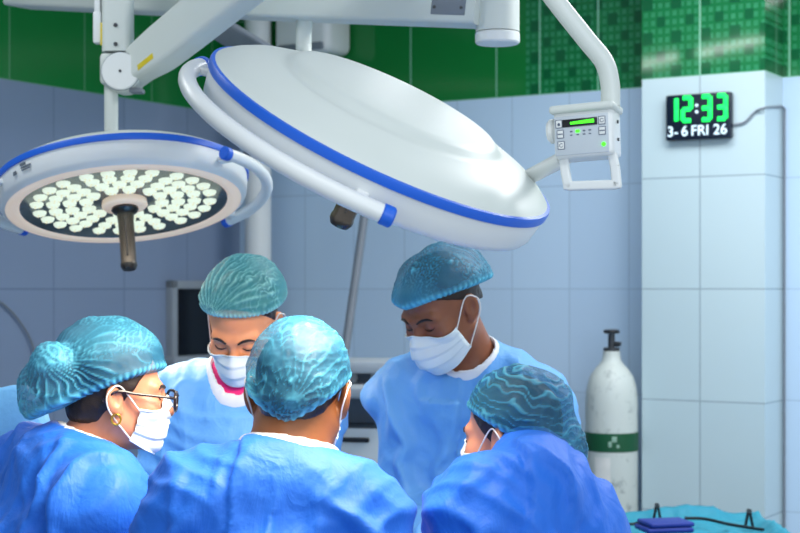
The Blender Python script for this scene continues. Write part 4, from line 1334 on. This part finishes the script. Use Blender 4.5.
# ------------------------------------------------------------------ wall clock on the pillar
def pil(px, py, off=0.0):
    b = PB - Vv * off
    t = on_ray(px, b, U)
    q = b + U * t
    return q + ZZ * (CAMZ + (289 - py) / FPX * q[1])
ck0, ck1 = pil(667, 96, 0.02), pil(732, 138, 0.02)
cw = np.linalg.norm((ck1 - ck0)[:2]); chh = ck0[2] - ck1[2]
cc = (ck0 + ck1) / 2
CK = thing('digital_clock', cc - ZZ * chh / 2, 'black digital wall clock with green 12:33 on the tiled pillar', 'clock')
put('clock_case', box(cc + Vv * 0.002, (cw, 0.034, chh), RW, 0.007, 3), mottled('clock_black', lin(10, 22, 40), lin(14, 28, 48), 10, 0.25), CK)
M_DIG = mat('green_led_digits', lin(20, 230, 90), 0.4, emit=lin(20, 245, 90), es=0.95)
M_WDIG = mat('white_led_digits', lin(220, 235, 245), 0.4, emit=lin(180, 218, 236), es=0.5)
def ckp(x, z): return cc + U * x + ZZ * z - Vv * 0.0165
SEGS = {'1': 'bc', '2': 'abged', '3': 'abgcd', '6': 'afgedc'}
def digit(ch, x, z, w, h, t):
    out = []
    pos = {'a': (0, h / 2, 1), 'g': (0, 0, 1), 'd': (0, -h / 2, 1), 'b': (w / 2, h / 4, 0), 'c': (w / 2, -h / 4, 0), 'f': (-w / 2, h / 4, 0), 'e': (-w / 2, -h / 4, 0)}
    for s in SEGS[ch]:
        dx, dz, hor = pos[s]
        out.append(box(ckp(x + dx, z + dz), (w if hor else t, 0.003, t if hor else h / 2), RW, 0.001))
    return join(*out)
dz = chh * 0.17; dh = chh * 0.50; dw = cw * 0.125
for ch_, xx in (('1', -0.39), ('2', -0.165), ('3', 0.13), ('3', 0.365)):
    put('clock_digit', digit(ch_, xx * cw, dz, dw, dh, 0.016), M_DIG, CK, sharp=30)
for z_ in (0.07, -0.07):
    put('clock_colon', cyl(ckp(-0.012 * cw, dz + z_ * chh), ckp(-0.012 * cw, dz + z_ * chh) - Vv * 0.002, 0.0055, seg=12), M_WDIG, CK)
def text_mesh(s, size, pos, R3, m, name, parent, ext=0.001, bold=0.0):
    cu = bpy.data.curves.new('t', 'FONT'); cu.body = s; cu.size = size; cu.align_x = 'CENTER'; cu.resolution_u = 6; cu.align_y = 'CENTER'; cu.extrude = ext; cu.offset = bold
    to = bpy.data.objects.new('t', cu); COL.objects.link(to)
    dg = bpy.context.evaluated_depsgraph_get()
    me = to.evaluated_get(dg).to_mesh()
    V = np.array([v.co[:] for v in me.vertices]); F = [tuple(p.vertices) for p in me.polygons]
    to.evaluated_get(dg).to_mesh_clear()
    bpy.data.objects.remove(to); bpy.data.curves.remove(cu)
    return put(name, xf((V, F), R3, pos), m, parent, smooth=False)
RT = np.stack([U, ZZ, -Vv], axis=1)
for s_, xx in (('3-', -0.385), ('6', -0.20), ('FRI', 0.035), ('26', 0.345)):
    text_mesh(s_, 0.052, ckp(xx * cw, -0.315 * chh), RT, M_WDIG, 'clock_text', CK, 0.001, 0.0004)
w0 = pil(734, 125, 0.006); cor = PB + U * PW + Vv * PILL_DEP
wp_ = [w0, pil(745, 122, 0.006), pil(755, 112, 0.006), pil(764, 108, 0.006)]
cq = PB + U * (PW + 0.006) + Vv * 0.10
zc = lambda py, q: CAMZ + (289 - py) / FPX * q[1]
wp_ += [cq + ZZ * zc(107, cq), cor + U * 0.008 - Vv * 0.012 + ZZ * zc(109, cor), cor + U * 0.008 - Vv * 0.008 + ZZ * zc(130, cor), cor + U * 0.008 - Vv * 0.008 + ZZ * 1.6, cor + U * 0.008 - Vv * 0.008 + ZZ * 0.35]
tag(put('clock_cable', tube(wp_, 0.0042, 90, 8), M_GREY), 'grey cable from the clock around the pillar down the corner', 'cable')

# ------------------------------------------------------------------ gas cylinder
gy = 5.72
gb = W(611.5, 0, gy); gb[2] = 0
CYL = thing('gas_cylinder', gb, 'tall off-white gas cylinder with green band beside the pillar', 'gas cylinder')
def gz(py): return CAMZ + (289 - py) / FPX * gy
M_CYL = bpy.data.materials.new('worn_cylinder_paint'); M_CYL.use_nodes = True
t = NT(M_CYL); co = t.obj()
ns = t.noise(14, 5, co, 0.7)
rp_ = t.n('ShaderNodeValToRGB'); rp_.color_ramp.elements[0].position = 0.56; rp_.color_ramp.elements[1].position = 0.72
rp_.color_ramp.elements[0].color = lin(196, 204, 200); rp_.color_ramp.elements[1].color = lin(132, 142, 142)
t.l(ns, rp_.inputs[0]); t.l(rp_.outputs[0], t.bsdf.inputs['Base Color']); t.bsdf.inputs['Roughness'].default_value = 0.5
rc = 0.096
prof = [(0, 0.0), (rc - .01, 0.0), (rc, 0.012), (rc, gz(405)), (rc * .985, gz(395)), (rc * .93, gz(385)), (rc * .82, gz(376)), (rc * .64, gz(369)), (rc * .46, gz(364)), (rc * .36, gz(360)), (rc * .33, gz(354)), (rc * .33, gz(351)), (0, gz(351))]
put('tank', lathe(prof, gb, None, 64), M_CYL, CYL, sharp=60)
bnd = put('green_band', lathe([(rc - .001, gz(450)), (rc + .002, gz(449.6)), (rc + .002, gz(431.6)), (rc - .001, gz(431.2))], gb, None, 64), mottled('green_band_paint', lin(10, 74, 44), lin(14, 84, 52), 20, 0.5), CYL, sharp=60)
mk_ = []
for (a, z, w, h) in ((-92, 437, .018, .02), (-101, 442, .012, .02), (-84, 444, .010, .012)):
    a = math.radians(a); c_ = gb + np.array([(rc + .0025) * math.cos(a), (rc + .0025) * math.sin(a), gz(z)])
    mk_.append(box(c_, (w, .002, h), Rz(a + math.pi / 2), 0.0004))
put('paint_scrape', join(*mk_), mottled('scraped_paint', lin(150, 180, 165), lin(120, 160, 140), 60, 0.6), bnd)
put('paper_label', xf(lathe([(rc + .0015, 0), (rc + .0015, .26)], seg=64), None, gb + ZZ * (gz(533) - 0.05)) if False else
    (lambda V, F: (V, F))(*(lambda a, zz: (np.array([gb + np.array([(rc + .002) * math.cos(x), (rc + .002) * math.sin(x), z]) for z in zz for x in a]),
      [(i, i + 1, len(a) + i + 1, len(a) + i) for i in range(len(a) - 1)]))(np.radians(np.linspace(-135, -100, 8)), (gz(533) - .1, gz(455)))), mottled('worn_paper', lin(226, 226, 222), lin(196, 200, 198), 24, 0.8), CYL)
vt = gb + ZZ * gz(351)
put('valve', join(cyl(vt, gb + ZZ * gz(347.5), 0.030, seg=24, bev=.003), cyl(gb + ZZ * gz(349), gb + ZZ * gz(334), 0.013, seg=20), cyl(gb + ZZ * gz(344) + U * .0, gb + ZZ * gz(344) + U * 0.035, 0.009, seg=16)), mottled('valve_metal', lin(76, 80, 84), lin(60, 64, 68), 40, 0.4, metal=0.6), CYL)
put('handwheel', lathe([(0, gz(329.5)), (.024, gz(329.5)), (.030, gz(330.5)), (.030, gz(332.5)), (.024, gz(333.5)), (0, gz(333.5))], gb, None, 24), M_DARK, CYL, sharp=60)

# ------------------------------------------------------------------ grey machine standing behind the operating table
my = 5.05
mc = W(362, 0, my); mc[2] = 0
MC = thing('anaesthesia_machine', mc, 'grey wheeled medical machine half hidden between the two people at back', 'medical machine')
def mz(py): return CAMZ + (289 - py) / FPX * my
Mx = Rz(math.radians(-12))
mb = lambda x, y, z: mc + Mx @ np.array([x, y, z])
put('cabinet', box(mb(0, 0, (mz(425) + 0.12) / 2), (0.42, 0.36, mz(425) - 0.12), Mx, 0.012), M_GREY, MC)
M_LGREY = mottled('light_grey_plastic', lin(168, 176, 184), lin(158, 166, 174), 10, 0.5)
put('work_shelf', box(mb(0, -0.04, mz(388)), (0.46, 0.42, 0.035), Mx, 0.01), M_LGREY, MC)
put('back_panel', box(mb(0, 0.10, (mz(425) + mz(362)) / 2), (0.40, 0.12, mz(362) - mz(425)), Mx, 0.01), M_GREY, MC)
put('top_tray', box(mb(0, 0.04, mz(366)), (0.46, 0.28, 0.04), Mx, 0.012), M_LGREY, MC)
for k in range(3):
    dr_ = put('drawer', box(mb(0, -0.184, mz(440) - 0.03 - 0.2 * k), (0.38, 0.02, 0.17), Mx, 0.006), M_WHITE2 if k == 0 else M_GREY, MC)
    put('drawer_handle', box(mb(0, -0.20, mz(440) + 0.02 - 0.2 * k), (0.14, 0.015, 0.015), Mx, 0.004), M_DARK, dr_)
for dx in (-0.15, -0.05, 0.05):
    put('gauge', cyl(mb(dx, 0.038, mz(378)), mb(dx, 0.022, mz(378)), 0.028, seg=24, bev=.003), M_WHITE2, MC)
for dx in (-0.17, 0.17):
    for dy in (-0.14, 0.14):
        cs = put('castor', cyl(mb(dx - .014, dy, 0.05), mb(dx + .014, dy, 0.05), 0.05, seg=24, bev=.006), M_DARK, MC)
        put('castor_fork', box(mb(dx, dy, 0.10), (0.05, 0.05, 0.05), Mx, .006), M_GREY, cs)

# leaning pole
pt = W(364, 200, 6.05); pb = W(290, 640, 5.5); pb[2] = 0.02
pt2 = W(366, 205, 6.0)
tag(put('leaning_pole', tube([np.array([pb[0], pb[1], 0.0]), (pb + pt2) / 2, pt2], 0.0165, 12, 16), M_GREY), 'grey pole leaning against back wall below the near lamp', 'pole')

# ------------------------------------------------------------------ operating table and drape
ot_c = np.array([-0.30, 3.34, 0.0])
OT = thing('operating_table', ot_c, 'operating table under the blue drape, hidden between the people', 'operating table')
put('pedestal', box(ot_c + ZZ * 0.40, (0.30, 0.22, 0.62), None, 0.02), M_WHITE2, OT)
put('base', box(ot_c + ZZ * 0.05, (0.62, 0.30, 0.10), None, 0.02), M_GREY, OT)
put('table_top', box(ot_c + ZZ * 0.76, (1.25, 0.20, 0.10), None, 0.02), M_DARK, OT)
M_DRAPE = cloth_mat('pale_blue_drape_fabric', lin(110, 178, 232), lin(96, 166, 224))
def heightcloth(x0, x1, y0, y1, nx, ny, fn, drop, name, m, label, cat, seed):
    """a cloth lying over a surface z = fn(x, y) whose rim hangs down by drop"""
    xs = np.linspace(x0, x1, nx); ys = np.linspace(y0, y1, ny)
    X, Y = np.meshgrid(xs, ys, indexing='ij')
    Z = fn(X, Y)
    P_ = np.stack([X, Y, Z], axis=2).reshape(-1, 3)
    n2_ = warp(P_, 4, 0.06, seed)
    P_[:, 2] += 0.008 * (1 - np.abs(noise(n2_ * 11, seed)) * 2) + 0.006 * noise(n2_ * 22, seed + 1)
    G = P_.reshape(nx, ny, 3)
    rim = [(i, 0) for i in range(nx)] + [(nx - 1, j) for j in range(1, ny)] + [(i, ny - 1) for i in range(nx - 2, -1, -1)] + [(0, j) for j in range(ny - 2, 0, -1)]
    V = [tuple(p) for p in P_]
    F = [(i * ny + j, (i + 1) * ny + j, (i + 1) * ny + j + 1, i * ny + j + 1) for i in range(nx - 1) for j in range(ny - 1)]
    cx_, cy_ = (x0 + x1) / 2, (y0 + y1) / 2
    prev = [i * ny + j for i, j in rim]
    nr = len(rim)
    for lv in range(1, 7):
        cur = []
        for q, (i, j) in enumerate(rim):
            p = G[i, j].copy()
            f_ = lv / 6.0
            ph = q * 0.55
            out = 0.012 + 0.014 * math.sin(ph) * f_ + 0.008 * math.sin(ph * 2.3 + 1)
            d_ = np.array([np.sign(p[0] - cx_) if i in (0, nx - 1) else 0, np.sign(p[1] - cy_) if j in (0, ny - 1) else 0])
            p[0] += d_[0] * out; p[1] += d_[1] * out
            p[2] -= drop * f_
            cur.append(len(V)); V.append(tuple(p))
        for q in range(nr):
            q2 = (q + 1) % nr
            F.append((prev[q], cur[q], cur[q2], prev[q2]))
        prev = cur
    o = put(name, (np.array(V), F), m, sharp=None)
    return tag(o, label, cat)
def ot_z(X, Y):
    z = 0.835 + 0.05 * np.exp(-((Y - 3.31) / 0.12) ** 2)
    up = np.clip((-0.68 - X) / 0.12, 0, 1); up = up * up * (3 - 2 * up)
    bk = np.clip((Y - 3.26) / 0.07, 0, 1); up = up * bk * bk * (3 - 2 * bk)
    return z + up * (0.525 + 0.02 * np.clip(-0.9 - X, 0, 1))
heightcloth(-1.25, 0.33, 3.22, 3.46, 110, 40, ot_z, 0.35, 'surgical_drape', M_DRAPE, 'light blue drape raised at the left edge behind the person with spectacles', 'drape', 5)
fr_ = thing('drape_screen_frame', (-1.05, 3.39, 0), 'metal stand holding up the light blue drape at far left', 'stand')
put('screen_bar', cyl((-1.05, 3.345, 1.325), (-1.05, 3.445, 1.325), 0.012), M_STEEL, fr_)
put('screen_post', cyl((-1.05, 3.39, 0.0), (-1.05, 3.39, 1.325), 0.014), M_STEEL, fr_)
put('screen_foot', box((-1.05, 3.39, 0.015), (0.3, 0.12, 0.03), None, 0.008), M_STEEL, fr_)

# ------------------------------------------------------------------ instrument trolley at the lower right
iy0, iy1 = 4.50, 5.02
ix0, ix1 = 0.55, 1.14
ITZ = 0.880
IT = thing('instrument_trolley', ((ix0 + ix1) / 2, (iy0 + iy1) / 2, 0), 'steel instrument trolley under a turquoise cloth at lower right', 'trolley')
put('trolley_top', box(((ix0 + ix1) / 2, (iy0 + iy1) / 2, ITZ - 0.045), (ix1 - ix0 - .03, iy1 - iy0 - .03, 0.03), None, 0.006), M_STEEL, IT)
for dx in (ix0 + .05, ix1 - .05):
    for dy in (iy0 + .05, iy1 - .05):
        put('leg', cyl((dx, dy, 0.0), (dx, dy, ITZ - 0.03), 0.014, seg=16), M_STEEL, IT)
put('lower_shelf', box(((ix0 + ix1) / 2, (iy0 + iy1) / 2, 0.25), (ix1 - ix0 - .10, iy1 - iy0 - .10, 0.02), None, 0.004), M_STEEL, IT)
M_TEAL = cloth_mat('turquoise_cloth_fabric', lin(44, 150, 172), lin(30, 132, 160))
def it_z(X, Y):
    e = np.minimum(np.minimum(X - ix0, ix1 - X), np.minimum(Y - iy0, iy1 - Y))
    return ITZ - 0.006 + 0.035 * np.exp(-(e / 0.035) ** 2) + 0.012 * np.sin(X * 14 + 1) * np.exp(-((Y - iy1) / 0.08) ** 2)
heightcloth(ix0, ix1, iy0, iy1, 60, 46, it_z, 0.22, 'trolley_cloth', M_TEAL, 'turquoise cloth with raised crumpled edges covering the instrument trolley', 'cloth', 9)
M_NAVY = cloth_mat('navy_cloth_fabric', lin(20, 52, 150), lin(14, 42, 132))
nv0 = W(664, 528, 4.62)
tag(put('folded_towel', join(box((nv0[0], 4.62, ITZ + 0.030), (0.145, 0.12, 0.016), Rz(0.2), 0.007, 3), box((nv0[0] + .005, 4.622, ITZ + 0.046), (0.138, 0.115, 0.014), Rz(0.23), 0.006, 3)), M_NAVY),
    'dark blue folded towel lying on the turquoise cloth', 'towel')
for k, (px_, yv_, lb_) in enumerate(((657, 4.93, 'dark towel clip standing on back edge of turquoise cloth, beside the stooping person'), (749, 4.80, 'dark towel clip standing on turquoise cloth at its right, below the pillar'))):
    q = W(px_, 520, yv_); q[2] = ITZ + 0.005
    c_ = thing('towel_clip', q, lb_, 'clip', 'towel clips on the instrument trolley')
    for sx in (-1, 1):
        put('jaw', sweep_rect([q + np.array([sx * .012, 0, 0]), q + np.array([sx * .006, 0, .03]), q + np.array([sx * .002, 0, .055])], 0.008, 0.012, (0, 1, 0), 0.003, 8), M_DARK, c_)
    put('hinge', cyl(q + np.array([0, -.008, .05]), q + np.array([0, .008, .05]), 0.007, seg=14), M_SCREW, c_)
cp = [W(692, 0, 4.7)[0], W(712, 0, 4.7)[0], W(735, 0, 4.66)[0], W(760, 0, 4.64)[0]]
tag(put('tubing', tube([(cp[0], 4.82, ITZ + .03), (cp[1], 4.80, ITZ + .03), (cp[2], 4.72, ITZ + .025), (cp[3], 4.60, ITZ + .028)], 0.005, 40, 8), M_DARK), 'thin black tubing curling across the turquoise cloth', 'tubing')
for k, (dx, dy, r_, lb_) in enumerate(((0.12, 0.20, 0.3, 'steel scissors near the dark blue towel on turquoise cloth'), (0.07, 0.37, -0.1, 'steel forceps behind the dark blue towel on turquoise cloth'))):
    q = np.array([ix0 + dx, iy0 + dy, ITZ + 0.028])
    c_ = thing('scissors' if k == 0 else 'forceps', q, lb_, 'surgical instrument')
    Rk = Rz(r_)
    for sx in (-1, 1):
        bl = [q + Rk @ np.array([-.07, sx * .004, 0]), q + Rk @ np.array([0, -sx * .002, 0]), q + Rk @ np.array([.05, -sx * .012, 0])]
        pt_ = put('blade', tube(bl, [.0015, .003, .003], 16, 8), M_STEEL, c_)
        rg = [q + Rk @ np.array([.062 + .012 * math.cos(a), -sx * .016 + .010 * math.sin(a), 0]) for a in np.linspace(0, 2 * math.pi, 17)]
        put('finger_ring', tube(rg, .0022, 20, 6, cap=False), M_STEEL, pt_)
